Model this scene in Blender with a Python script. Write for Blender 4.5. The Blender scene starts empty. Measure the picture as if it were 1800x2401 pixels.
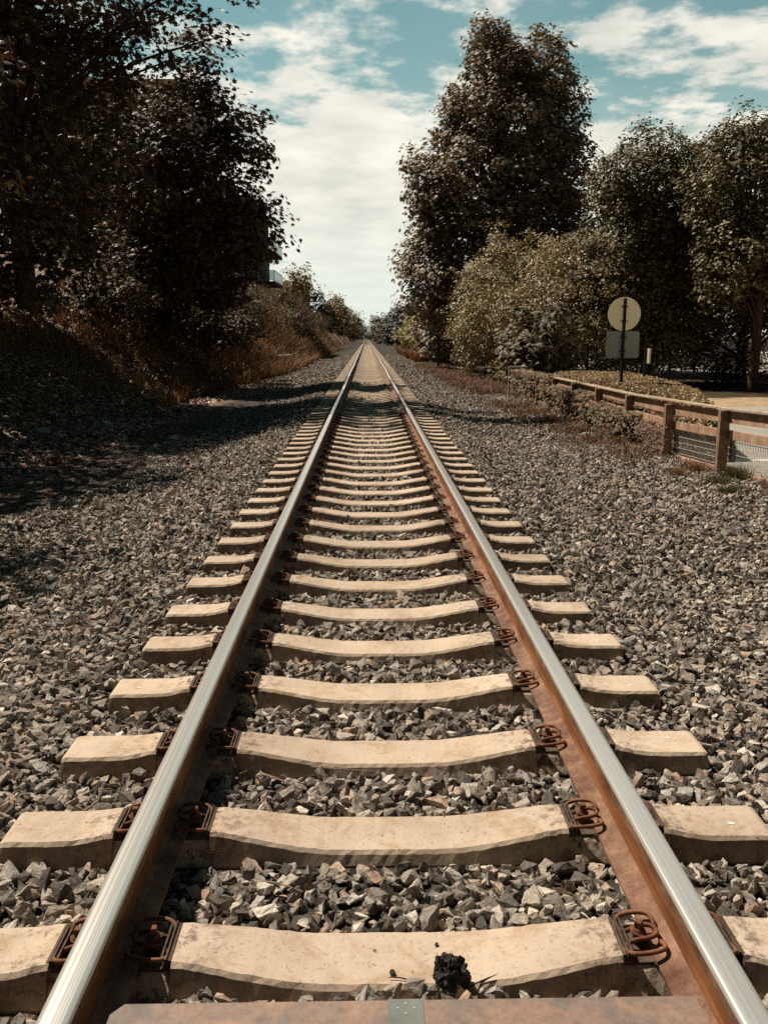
import bpy, math, random
import numpy as np
from mathutils import Vector, Matrix

C = bpy.data.collections.new("railway_scene"); bpy.context.scene.collection.children.link(C)
sc = bpy.context.scene
rad = math.radians

# ------------------------------------------------------------------ camera
cam_d = bpy.data.cameras.new("camera"); cam = bpy.data.objects.new("camera", cam_d); C.objects.link(cam)
cam_d.sensor_fit = 'VERTICAL'; cam_d.sensor_height = 36.0; cam_d.lens = 2030/2401*36.0
cam_d.clip_start = 0.05; cam_d.clip_end = 20000
cam.location = (-0.077, 0.0, 1.434)
cam.rotation_euler = (rad(90-11.43), 0, rad(-1.12))
sc.camera = cam

# ------------------------------------------------------------------ sun, sky, exposure
SUNV = Vector((-0.53, 0.50, 1.0)).normalized()
sun_el = math.asin(SUNV.z); sun_az = math.atan2(SUNV.x, SUNV.y)
sd = bpy.data.lights.new("sun", 'SUN'); sd.energy = 5.0; sd.angle = rad(0.5); sd.color = (1.0, 0.88, 0.735)
so = bpy.data.objects.new("sun", sd); C.objects.link(so)
so.rotation_euler = SUNV.to_track_quat('Z', 'Y').to_euler(); so.location = SUNV*50

w = bpy.data.worlds.new("World"); sc.world = w; w.use_nodes = True
nt = w.node_tree; nt.nodes.clear(); N = nt.nodes.new; L = nt.links.new
out = N('ShaderNodeOutputWorld')
sky = N('ShaderNodeTexSky'); sky.sky_type = 'NISHITA'; sky.sun_disc = False
sky.sun_elevation = sun_el; sky.sun_rotation = sun_az
sky.air_density = 1.0; sky.dust_density = 0.4; sky.ozone_density = 1.0
tc = N('ShaderNodeTexCoord'); sep = N('ShaderNodeSeparateXYZ'); L(tc.outputs['Generated'], sep.inputs[0])
def wm(op, a, b=None, clamp=False):
    n = N('ShaderNodeMath'); n.operation = op; n.use_clamp = clamp
    for i, v in enumerate((a, b)):
        if v is None: continue
        if isinstance(v, (int, float)): n.inputs[i].default_value = v
        else: L(v, n.inputs[i])
    return n.outputs[0]
def wmr(v, a, b, c=0.0, d=1.0, smooth=True):
    n = N('ShaderNodeMapRange'); n.interpolation_type = 'SMOOTHSTEP' if smooth else 'LINEAR'; n.clamp = True
    L(v, n.inputs[0])
    for i, x in enumerate((a, b, c, d)): n.inputs[1+i].default_value = x
    return n.outputs[0]
zz = wm('ADD', wm('MAXIMUM', sep.outputs[2], 0.0), 0.13)
px = wm('DIVIDE', sep.outputs[0], zz); py = wm('DIVIDE', sep.outputs[1], zz)
cmb = N('ShaderNodeCombineXYZ'); L(px, cmb.inputs[0]); L(py, cmb.inputs[1]); cmb.inputs[2].default_value = 31.3
n1 = N('ShaderNodeTexNoise'); n1.inputs['Scale'].default_value = 1.25; n1.inputs['Detail'].default_value = 9; n1.inputs['Roughness'].default_value = .56; n1.inputs['Distortion'].default_value = .25
L(cmb.outputs[0], n1.inputs['Vector'])
n2 = N('ShaderNodeTexNoise'); n2.inputs['Scale'].default_value = 4.6; n2.inputs['Detail'].default_value = 6; n2.inputs['Roughness'].default_value = .6
L(cmb.outputs[0], n2.inputs['Vector'])
low = wmr(sep.outputs[2], 0.33, 0.12)              # more cloud towards the horizon
val = wm('ADD', wm('ADD', wm('MULTIPLY', n1.outputs[0], 0.56), wm('MULTIPLY', n2.outputs[0], 0.44)), wm('MULTIPLY', low, 0.16))
cm = wmr(val, 0.482, 0.575)
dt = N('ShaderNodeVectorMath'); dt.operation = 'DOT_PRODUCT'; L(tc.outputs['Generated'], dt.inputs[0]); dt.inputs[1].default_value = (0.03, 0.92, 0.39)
front = wmr(dt.outputs['Value'], 0.70, 0.86)       # clouds kept to a cone ahead, left out elsewhere to cut fill light
cm = wm('MULTIPLY', cm, front)
veil = wm('MULTIPLY', wmr(sep.outputs[2], 0.30, 0.02), wm('MULTIPLY', front, 0.55))
cm = wm('MAXIMUM', cm, veil)
cm = wm('ADD', wm('MULTIPLY', cm, 0.84), wm('MULTIPLY', wm('MULTIPLY', front, wmr(sep.outputs[2], 0.60, 0.20)), 0.16))   # cloud tone added ahead to brighten the blue
# cloud tone: soft grey undersides
n3 = N('ShaderNodeTexNoise'); n3.inputs['Scale'].default_value = 3.6; n3.inputs['Detail'].default_value = 5
L(cmb.outputs[0], n3.inputs['Vector'])
cr = N('ShaderNodeValToRGB'); L(n3.outputs[0], cr.inputs[0])
cr.color_ramp.elements[0].position = .3; cr.color_ramp.elements[0].color = (.55, .56, .50, 1)
cr.color_ramp.elements[1].position = .68; cr.color_ramp.elements[1].color = (.84, .80, .71, 1)
tint = N('ShaderNodeMixRGB'); tint.blend_type = 'MULTIPLY'; tint.inputs[0].default_value = 1
L(sky.outputs[0], tint.inputs[1]); tint.inputs[2].default_value = (0.44, 0.80, 0.58, 1)
dome = N('ShaderNodeVectorMath'); dome.operation = 'SCALE'; L(tint.outputs[0], dome.inputs[0]); L(wmr(front, 0.0, 1.0, 0.30, 1.75, False), dome.inputs['Scale'])  # sky brightened ahead and dimmed outside that cone to deepen shadows
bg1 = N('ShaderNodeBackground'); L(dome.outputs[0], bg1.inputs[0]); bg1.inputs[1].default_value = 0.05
hzm = N('ShaderNodeMixRGB'); L(wmr(sep.outputs[2], 0.17, 0.03, 0.0, 0.8), hzm.inputs[0]); L(cr.outputs[0], hzm.inputs[1]); hzm.inputs[2].default_value = (.66, .71, .64, 1)
bg2 = N('ShaderNodeBackground'); L(hzm.outputs[0], bg2.inputs[0]); bg2.inputs[1].default_value = 1.0
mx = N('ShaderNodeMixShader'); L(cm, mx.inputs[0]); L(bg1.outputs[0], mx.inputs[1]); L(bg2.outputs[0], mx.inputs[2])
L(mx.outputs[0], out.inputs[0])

sc.view_settings.view_transform = 'Standard'; sc.view_settings.look = 'None'
sc.view_settings.exposure = 0.3; sc.view_settings.gamma = 1.0; sc.view_settings.use_curve_mapping = False
sc.cycles.max_bounces = 5; sc.cycles.diffuse_bounces = 2; sc.cycles.transparent_max_bounces = 6
sc.cycles.use_denoising = False

# ------------------------------------------------------------------ helpers
def link(o): C.objects.link(o); return o
def tag(o, label=None, cat=None, group=None, kind=None):
    if label: o['label'] = label
    if cat: o['category'] = cat
    if group: o['group'] = group
    if kind: o['kind'] = kind
    return o
def empty(name, loc=(0, 0, 0), rz=0):
    o = bpy.data.objects.new(name, None); o.location = loc; o.rotation_euler = (0, 0, rz); o.empty_display_size = .1
    return link(o)
def raw_mesh(name, V, F, mats, smooth=False, midx=None):
    """V (n,3); F either an (m,k) int array or list of lists."""
    me = bpy.data.meshes.new(name)
    V = np.asarray(V, dtype=np.float32)
    if isinstance(F, np.ndarray):
        m, k = F.shape
        me.vertices.add(len(V)); me.vertices.foreach_set('co', V.ravel())
        me.loops.add(m*k); me.loops.foreach_set('vertex_index', F.astype(np.int32).ravel())
        me.polygons.add(m); me.polygons.foreach_set('loop_start', np.arange(0, m*k, k, dtype=np.int32))
        me.update(calc_edges=True)
    else:
        me.from_pydata(V.tolist(), [], F)
    for mt in (mats if isinstance(mats, (list, tuple)) else [mats]): me.materials.append(mt)
    if midx is not None: me.polygons.foreach_set('material_index', np.asarray(midx, dtype=np.int32))
    me.polygons.foreach_set('use_smooth', np.full(len(me.polygons), smooth, dtype=bool))
    me.update()
    return me
def obj(name, V, F, mat, parent=None, smooth=False, midx=None):
    o = bpy.data.objects.new(name, raw_mesh(name, V, F, mat, smooth, midx)); link(o)
    if parent: o.parent = parent
    return o
class MB:
    def __init__(s): s.V = []; s.F = []; s.m = []
    def add(s, V, F, mi=0):
        b = len(s.V); s.V.extend([tuple(v) for v in V]); s.F.extend([[b+i for i in f] for f in F]); s.m.extend([mi]*len(F))
    def box(s, x0, x1, y0, y1, z0, z1, mi=0, bev=0.0):
        if bev <= 0:
            V = [(x, y, z) for z in (z0, z1) for y in (y0, y1) for x in (x0, x1)]
            F = [[0, 2, 3, 1], [4, 5, 7, 6], [0, 1, 5, 4], [1, 3, 7, 5], [3, 2, 6, 7], [2, 0, 4, 6]]
        else:
            b = bev; V = []
            ring = lambda x0, x1, y0, y1, z, c: [(x0+c, y0, z), (x1-c, y0, z), (x1, y0+c, z), (x1, y1-c, z), (x1-c, y1, z), (x0+c, y1, z), (x0, y1-c, z), (x0, y0+c, z)]
            V += ring(x0+b, x1-b, y0+b, y1-b, z0, b*.5); V += ring(x0, x1, y0, y1, z0+b, b)
            V += ring(x0, x1, y0, y1, z1-b, b); V += ring(x0+b, x1-b, y0+b, y1-b, z1, b*.5)
            F = [list(range(7, -1, -1)), list(range(24, 32))]
            for r in range(3):
                for i in range(8):
                    j = (i+1) % 8; F.append([r*8+i, r*8+j, r*8+8+j, r*8+8+i])
        s.add(V, F, mi)
    def tube(s, P, R, n=8, mi=0, cap=True):
        P = [Vector(p) for p in P]
        if isinstance(R, (int, float)): R = [R]*len(P)
        V = []; F = []; up = Vector((0, 0, 1)); prev = None
        for i, p in enumerate(P):
            t = (P[min(i+1, len(P)-1)]-P[max(i-1, 0)]).normalized()
            a = prev if prev is not None else (up if abs(t.z) < .9 else Vector((1, 0, 0)))
            x = t.cross(a)
            if x.length < 1e-4: x = t.cross(Vector((1, 0, 0)))
            x.normalize(); y = x.cross(t).normalized(); prev = y
            for k in range(n):
                an = 2*math.pi*k/n; V.append(p+(x*math.cos(an)+y*math.sin(an))*R[i])
        for i in range(len(P)-1):
            for k in range(n):
                F.append([i*n+k, i*n+(k+1) % n, (i+1)*n+(k+1) % n, (i+1)*n+k])
        if cap: F.append(list(range(n-1, -1, -1))); F.append([(len(P)-1)*n+k for k in range(n)])
        s.add(V, F, mi)
    def obj(s, name, mat, parent=None, smooth=False):
        return obj(name, s.V, s.F, mat, parent, smooth, s.m if isinstance(mat, (list, tuple)) else None)

# ------------------------------------------------------------------ materials
def mat_base(name):
    m = bpy.data.materials.new(name); m.use_nodes = True; t = m.node_tree; t.nodes.clear()
    o = t.nodes.new('ShaderNodeOutputMaterial'); b = t.nodes.new('ShaderNodeBsdfPrincipled'); t.links.new(b.outputs[0], o.inputs[0])
    return m, t, b, o
def c4(c): return (c[0], c[1], c[2], 1)
def node_noise(t, scale, detail=6, rough=.6, coord='Object', vec=None, dist=0):
    n = t.nodes.new('ShaderNodeTexNoise'); n.inputs['Scale'].default_value = scale; n.inputs['Detail'].default_value = detail
    n.inputs['Roughness'].default_value = rough; n.inputs['Distortion'].default_value = dist
    if vec is None:
        c = t.nodes.new('ShaderNodeTexCoord'); vec = c.outputs[coord]
    t.links.new(vec, n.inputs['Vector']); return n
def ramp(t, fac, stops):
    r = t.nodes.new('ShaderNodeValToRGB'); e = r.color_ramp.elements
    while len(e) > 1: e.remove(e[-1])
    e[0].position = stops[0][0]; e[0].color = c4(stops[0][1])
    for p, c in stops[1:]:
        k = e.new(p); k.color = c4(c)
    t.links.new(fac, r.inputs[0]); return r
def mixc(t, fac, a, b, blend='MIX'):
    n = t.nodes.new('ShaderNodeMixRGB'); n.blend_type = blend
    for i, v in enumerate((fac, a, b)):
        if isinstance(v, (int, float)): n.inputs[i].default_value = v
        elif isinstance(v, tuple): n.inputs[i].default_value = c4(v)
        else: t.links.new(v, n.inputs[i])
    return n.outputs[0]
def bump(t, b, h, strength=.5, dist=.01, prev=None):
    n = t.nodes.new('ShaderNodeBump'); n.inputs['Strength'].default_value = strength; n.inputs['Distance'].default_value = dist
    t.links.new(h, n.inputs['Height'])
    if prev is not None: t.links.new(prev, n.inputs['Normal'])
    t.links.new(n.outputs[0], b.inputs['Normal']); return n.outputs[0]
def simple(name, stops, scale=8, rough=.8, metal=0, bs=.3, bd=.005, bscale=None, coord='Object', spec=.3, detail=6):
    m, t, b, o = mat_base(name)
    n = node_noise(t, scale, detail, coord=coord); r = ramp(t, n.outputs[0], stops)
    t.links.new(r.outputs[0], b.inputs['Base Color']); b.inputs['Roughness'].default_value = rough; b.inputs['Metallic'].default_value = metal
    b.inputs['Specular IOR Level'].default_value = spec
    if bs > 0:
        n2 = node_noise(t, bscale or scale*4, 5, coord=coord); bump(t, b, n2.outputs[0], bs, bd)
    return m

def mat_concrete():
    m, t, b, o = mat_base("tie_concrete")
    c = t.nodes.new('ShaderNodeTexCoord'); oi = t.nodes.new('ShaderNodeObjectInfo')
    ad = t.nodes.new('ShaderNodeVectorMath'); ad.operation = 'ADD'; t.links.new(c.outputs['Object'], ad.inputs[0])
    sc_ = t.nodes.new('ShaderNodeVectorMath'); sc_.operation = 'SCALE'; t.links.new(oi.outputs['Location'], sc_.inputs[0]); sc_.inputs['Scale'].default_value = 3.1
    t.links.new(sc_.outputs[0], ad.inputs[1]); v = ad.outputs[0]
    base = ramp(t, node_noise(t, 2.3, 6, .65, vec=v).outputs[0], [(.25, (.40, .315, .24)), (.5, (.54, .44, .34)), (.75, (.64, .53, .42))])
    spk = ramp(t, node_noise(t, 95, 3, .6, vec=v).outputs[0], [(.30, (.45, .42, .4)), (.42, (1, 1, 1))])
    col = mixc(t, .75, base.outputs[0], spk.outputs[0], 'MULTIPLY')
    pit = ramp(t, node_noise(t, 38, 2, .5, vec=v).outputs[0], [(.22, (.12, .10, .09)), (.30, (1, 1, 1))])
    col = mixc(t, .9, col, pit.outputs[0], 'MULTIPLY')
    tone = ramp(t, oi.outputs['Random'], [(0, (.84, .83, .82)), (.5, (.97, .96, .96)), (1, (1.06, 1.05, 1.03))]); col = mixc(t, 1, col, tone.outputs[0], 'MULTIPLY')
    stn = ramp(t, node_noise(t, 6.5, 7, .72, vec=v, dist=.6).outputs[0], [(.50, (1, 1, 1)), (.62, (.80, .70, .60)), (.75, (.55, .45, .38))]); col = mixc(t, .75, col, stn.outputs[0], 'MULTIPLY')
    # dirt and brake dust on the seat shoulders
    sp = t.nodes.new('ShaderNodeSeparateXYZ'); t.links.new(c.outputs['Object'], sp.inputs[0])
    ab = t.nodes.new('ShaderNodeMath'); ab.operation = 'ABSOLUTE'; t.links.new(sp.outputs[0], ab.inputs[0])
    mr = t.nodes.new('ShaderNodeMapRange'); mr.inputs[1].default_value = .40; mr.inputs[2].default_value = .62; t.links.new(ab.outputs[0], mr.inputs[0])
    mr2 = t.nodes.new('ShaderNodeMapRange'); mr2.inputs[1].default_value = 1.1; mr2.inputs[2].default_value = .90; t.links.new(ab.outputs[0], mr2.inputs[0])
    mm = t.nodes.new('ShaderNodeMath'); mm.operation = 'MULTIPLY'; t.links.new(mr.outputs[0], mm.inputs[0]); t.links.new(mr2.outputs[0], mm.inputs[1])
    dn = ramp(t, node_noise(t, 26, 5, .7, vec=v).outputs[0], [(.50, (0, 0, 0)), (.62, (1, 1, 1))])
    m3 = t.nodes.new('ShaderNodeMath'); m3.operation = 'MULTIPLY'; t.links.new(mm.outputs[0], m3.inputs[0]); t.links.new(dn.outputs[0], m3.inputs[1])
    col = mixc(t, m3.outputs[0], col, (.10, .065, .05))
    # side faces: shade put into the colour, mottled with reddish stains
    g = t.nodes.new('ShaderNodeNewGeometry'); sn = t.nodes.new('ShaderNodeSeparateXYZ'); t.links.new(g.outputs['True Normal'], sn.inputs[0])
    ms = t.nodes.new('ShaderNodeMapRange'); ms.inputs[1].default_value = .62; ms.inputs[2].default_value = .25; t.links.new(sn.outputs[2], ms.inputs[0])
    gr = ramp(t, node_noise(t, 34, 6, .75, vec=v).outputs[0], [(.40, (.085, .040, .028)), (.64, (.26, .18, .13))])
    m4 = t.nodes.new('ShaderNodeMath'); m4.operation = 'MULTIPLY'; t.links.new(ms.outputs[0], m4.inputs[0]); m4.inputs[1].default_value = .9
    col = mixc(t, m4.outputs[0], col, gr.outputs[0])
    t.links.new(col, b.inputs['Base Color']); b.inputs['Roughness'].default_value = .9; b.inputs['Specular IOR Level'].default_value = .2
    bump(t, b, node_noise(t, 60, 5, .7, vec=v).outputs[0], .35, .006)
    return m
M_conc = mat_concrete()

def mat_rust(name="rail_rust", dark=(.10, .040, .022), mid=(.19, .10, .062), light=(.34, .20, .13)):
    m, t, b, o = mat_base(name)
    n = node_noise(t, 9, 8, .7); r = ramp(t, n.outputs[0], [(.34, dark), (.49, mid), (.68, light)])
    n2 = ramp(t, node_noise(t, 120, 3, .6).outputs[0], [(.3, (.6, .55, .5)), (.6, (1, 1, 1))])
    t.links.new(mixc(t, .7, r.outputs[0], n2.outputs[0], 'MULTIPLY'), b.inputs['Base Color'])
    b.inputs['Roughness'].default_value = .75; b.inputs['Specular IOR Level'].default_value = .3
    bump(t, b, node_noise(t, 140, 5, .7).outputs[0], .4, .003)
    return m
M_rust = mat_rust()
M_clip = mat_rust("clip_rust", (.05, .018, .010), (.17, .065, .03), (.33, .15, .08))
def mat_web():
    m, t, b, o = mat_base("rail_web_rust")
    c = t.nodes.new('ShaderNodeTexCoord'); mp = t.nodes.new('ShaderNodeMapping'); mp.inputs['Scale'].default_value = (8, 1.3, 8); t.links.new(c.outputs['Object'], mp.inputs[0])
    n = node_noise(t, 2.2, 7, .6, vec=mp.outputs[0]); r = ramp(t, n.outputs[0], [(.3, (.11, .036, .014)), (.5, (.22, .085, .030)), (.7, (.33, .15, .06))])
    t.links.new(r.outputs[0], b.inputs['Base Color']); b.inputs['Roughness'].default_value = .7; b.inputs['Specular IOR Level'].default_value = .3
    bump(t, b, node_noise(t, 90, 4, .6).outputs[0], .25, .002)
    return m
M_web = mat_web()
def mat_polish():
    m, t, b, o = mat_base("rail_running_steel")
    c = t.nodes.new('ShaderNodeTexCoord'); mp = t.nodes.new('ShaderNodeMapping'); mp.inputs['Scale'].default_value = (260, .25, 1); t.links.new(c.outputs['Object'], mp.inputs[0])
    n = node_noise(t, 1.0, 4, .6, vec=mp.outputs[0]); r = ramp(t, n.outputs[0], [(.3, (.50, .43, .37)), (.55, (.66, .64, .60)), (.75, (.52, .58, .60))])
    t.links.new(r.outputs[0], b.inputs['Base Color']); b.inputs['Metallic'].default_value = .6
    rr = ramp(t, node_noise(t, 1.0, 3, .5, vec=mp.outputs[0]).outputs[0], [(.3, (.20,)*3), (.7, (.36,)*3)])
    t.links.new(rr.outputs[0], b.inputs['Roughness'])
    bump(t, b, n.outputs[0], .08, .001)
    return m
M_pol = mat_polish()
M_plate = simple("guide_plate_grime", [(.3, (.035, .022, .016)), (.6, (.10, .07, .05)), (.8, (.20, .15, .11))], 30, .8)

def mat_stone(name, ramp_stops, bs=.28):
    m, t, b, o = mat_base(name)
    oi = t.nodes.new('ShaderNodeObjectInfo'); c = t.nodes.new('ShaderNodeTexCoord')
    r = ramp(t, oi.outputs['Random'], ramp_stops); r.color_ramp.interpolation = 'LINEAR'
    ad = t.nodes.new('ShaderNodeVectorMath'); ad.operation = 'ADD'; t.links.new(c.outputs['Object'], ad.inputs[0]); t.links.new(oi.outputs['Random'], ad.inputs[1])
    n = ramp(t, node_noise(t, 2.2, 5, .7, vec=ad.outputs[0]).outputs[0], [(.3, (.55, .5, .47)), (.65, (1.1, 1.05, 1))])
    col = mixc(t, 1.0, r.outputs[0], n.outputs[0], 'MULTIPLY')
    vo = t.nodes.new('ShaderNodeTexVoronoi'); vo.inputs['Scale'].default_value = 6.5; t.links.new(ad.outputs[0], vo.inputs['Vector'])
    pr = ramp(t, vo.outputs['Distance'], [(.10, (.25, .22, .2)), (.30, (1, 1, 1))])
    col = mixc(t, .45, col, pr.outputs[0], 'MULTIPLY')
    t.links.new(col, b.inputs['Base Color']); b.inputs['Roughness'].default_value = .85; b.inputs['Specular IOR Level'].default_value = .25
    h1 = bump(t, b, pr.outputs[0], bs*.6, .15)
    bump(t, b, node_noise(t, 7, 6, .75, vec=ad.outputs[0]).outputs[0], bs, .25, h1)
    return m
M_stone = mat_stone("ballast_stone", [(0, (.085, .078, .07)), (.25, (.20, .182, .162)), (.50, (.38, .35, .31)), (.70, (.50, .455, .40)), (.79, (.52, .39, .30)), (.86, (.40, .40, .385)), (1, (.78, .73, .65))])
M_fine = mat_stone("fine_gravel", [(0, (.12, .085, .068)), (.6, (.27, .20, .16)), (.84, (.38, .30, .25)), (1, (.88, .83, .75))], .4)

def mat_leaf(name, cols, rough=.45, transl=.22, transl_col=None, spec=.4):
    m, t, b, o = mat_base(name)
    g = t.nodes.new('ShaderNodeNewGeometry')
    r = ramp(t, g.outputs['Random Per Island'], cols)
    c = t.nodes.new('ShaderNodeTexCoord')
    n = ramp(t, node_noise(t, .55, 3, .5, vec=c.outputs['Object']).outputs[0], [(.3, (.70, .70, .68)), (.7, (1.15, 1.12, 1.05))])
    col = mixc(t, 1.0, r.outputs[0], n.outputs[0], 'MULTIPLY')
    t.links.new(col, b.inputs['Base Color']); b.inputs['Roughness'].default_value = rough; b.inputs['Specular IOR Level'].default_value = spec
    tr = t.nodes.new('ShaderNodeBsdfTranslucent'); tm = mixc(t, 1.0, col, transl_col or (1.4, 1.2, .6), 'MULTIPLY'); t.links.new(tm, tr.inputs[0])
    mx = t.nodes.new('ShaderNodeMixShader'); mx.inputs[0].default_value = transl
    t.links.new(b.outputs[0], mx.inputs[1]); t.links.new(tr.outputs[0], mx.inputs[2]); t.links.new(mx.outputs[0], o.inputs[0])
    return m
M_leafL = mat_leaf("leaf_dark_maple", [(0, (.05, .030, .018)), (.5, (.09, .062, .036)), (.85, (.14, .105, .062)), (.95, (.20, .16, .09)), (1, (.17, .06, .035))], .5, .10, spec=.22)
M_leafBig = mat_leaf("leaf_big_maple", [(0, (.15, .112, .082)), (.5, (.27, .22, .165)), (.85, (.42, .355, .27)), (1, (.27, .13, .085))], .5, .10, spec=.25)
M_leafOl = mat_leaf("leaf_olive_shrub", [(0, (.15, .12, .06)), (.5, (.28, .23, .115)), (1, (.42, .36, .18))], .5, .15)
M_leafTan = mat_leaf("leaf_tan_shrub", [(0, (.18, .14, .08)), (.5, (.31, .25, .15)), (.9, (.44, .36, .22)), (1, (.34, .12, .08))], .5, .15)
M_leafYel = mat_leaf("leaf_yellow_shrub", [(0, (.20, .17, .07)), (.6, (.33, .28, .12)), (1, (.45, .40, .20))], .5, .2)
M_leafHedge = mat_leaf("leaf_hedge", [(0, (.16, .10, .055)), (.45, (.27, .20, .11)), (.8, (.38, .30, .17)), (1, (.34, .12, .07))], .5, .15)
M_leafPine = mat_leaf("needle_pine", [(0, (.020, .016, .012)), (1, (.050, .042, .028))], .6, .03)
M_leafR = mat_leaf("leaf_park_tree", [(0, (.08, .065, .034)), (.6, (.17, .145, .075)), (1, (.32, .28, .15))], .5, .05, spec=.2)
M_weed = mat_leaf("weed_red_brown", [(0, (.10, .045, .03)), (.5, (.19, .10, .065)), (1, (.34, .23, .15))], .7, .1)
M_dry = mat_leaf("dry_grass", [(0, (.17, .08, .042)), (.6, (.31, .17, .09)), (1, (.50, .34, .19))], .7, .1)
M_litter = mat_leaf("leaf_litter", [(0, (.16, .08, .06)), (.5, (.38, .22, .16)), (.78, (.60, .42, .33)), (1, (.90, .80, .70))], .7, 0)
M_vine = mat_leaf("leaf_vine", [(0, (.07, .05, .03)), (.5, (.16, .12, .065)), (.8, (.26, .21, .12)), (1, (.30, .09, .05))], .6, .10, spec=.2)
M_leafPale = mat_leaf("leaf_pale_low_bush", [(0, (.07, .055, .035)), (.5, (.14, .115, .075)), (1, (.30, .25, .17))], .55, .10, spec=.2)
M_bankA = mat_leaf("leaf_bank_brown", [(0, (.07, .045, .025)), (.5, (.14, .095, .055)), (.9, (.22, .16, .09)), (1, (.24, .09, .05))], .6, .12, spec=.2)
M_bankB = mat_leaf("leaf_bank_olive", [(0, (.07, .055, .028)), (.5, (.13, .105, .05)), (1, (.22, .18, .09))], .6, .12, spec=.2)
M_bankC = mat_leaf("leaf_bank_rust", [(0, (.12, .055, .03)), (.5, (.22, .115, .06)), (1, (.34, .21, .12))], .65, .12, spec=.15)
M_bark = simple("bark", [(.3, (.035, .02, .014)), (.7, (.12, .07, .045))], 6, .9, bs=.8, bd=.02)
M_twig = simple("twig", [(.3, (.20, .15, .11)), (.7, (.36, .29, .22))], 20, .8)
M_wood = simple("fence_wood", [(.25, (.20, .11, .07)), (.5, (.39, .24, .16)), (.75, (.56, .40, .28))], 5, .8, bs=.4, bd=.004, bscale=30)
M_post = simple("fence_post_wood", [(.25, (.12, .065, .042)), (.5, (.25, .15, .10)), (.75, (.40, .27, .20))], 7, .85, bs=.4, bd=.004, bscale=30)
M_cap = simple("fence_cap_wood", [(.3, (.30, .22, .15)), (.7, (.52, .42, .31))], 6, .85, bs=.4, bd=.004, bscale=30)
M_wire = simple("galvanised_wire", [(.3, (.45, .42, .38)), (.7, (.62, .59, .53))], 20, .5, .2, 0)
M_darkmetal = simple("dark_metal", [(.3, (.012, .013, .012)), (.7, (.04, .042, .036))], 14, .6, .3)
M_signback = simple("sign_back", [(.3, (.38, .42, .40)), (.7, (.46, .50, .47))], 3, .55, .3, 0)
M_signcream = simple("sign_back_cream", [(.3, (.84, .79, .66)), (.7, (.90, .86, .74))], 3, .6, .1, 0)
M_white = simple("white_paint", [(.3, (.62, .60, .56)), (.7, (.78, .76, .72))], 5, .5, 0, 0)
M_log = simple("bleached_log", [(.3, (.45, .40, .34)), (.7, (.68, .63, .56))], 9, .8)
M_steel = None
def mat_panel():
    m, t, b, o = mat_base("crossing_panel_rust")
    n = node_noise(t, 5.5, 9, .7, dist=.4); r = ramp(t, n.outputs[0], [(.30, (.13, .11, .10)), (.45, (.22, .17, .145)), (.56, (.31, .20, .145)), (.72, (.36, .28, .235))])
    n2 = ramp(t, node_noise(t, 45, 4, .7).outputs[0], [(.3, (.65, .62, .6)), (.6, (1, 1, 1))])
    t.links.new(mixc(t, .8, r.outputs[0], n2.outputs[0], 'MULTIPLY'), b.inputs['Base Color']); b.inputs['Roughness'].default_value = .7; b.inputs['Metallic'].default_value = .2
    bump(t, b, node_noise(t, 60, 5, .6).outputs[0], .3, .002)
    return m
M_panel = mat_panel()
M_panelgrey = simple("crossing_plate_grey", [(.3, (.12, .135, .125)), (.7, (.20, .215, .195))], 12, .6, .3, bs=.2, bd=.002)
M_rubber = simple("crossing_rubber", [(.3, (.07, .06, .055)), (.7, (.16, .145, .13))], 12, .7)

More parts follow.
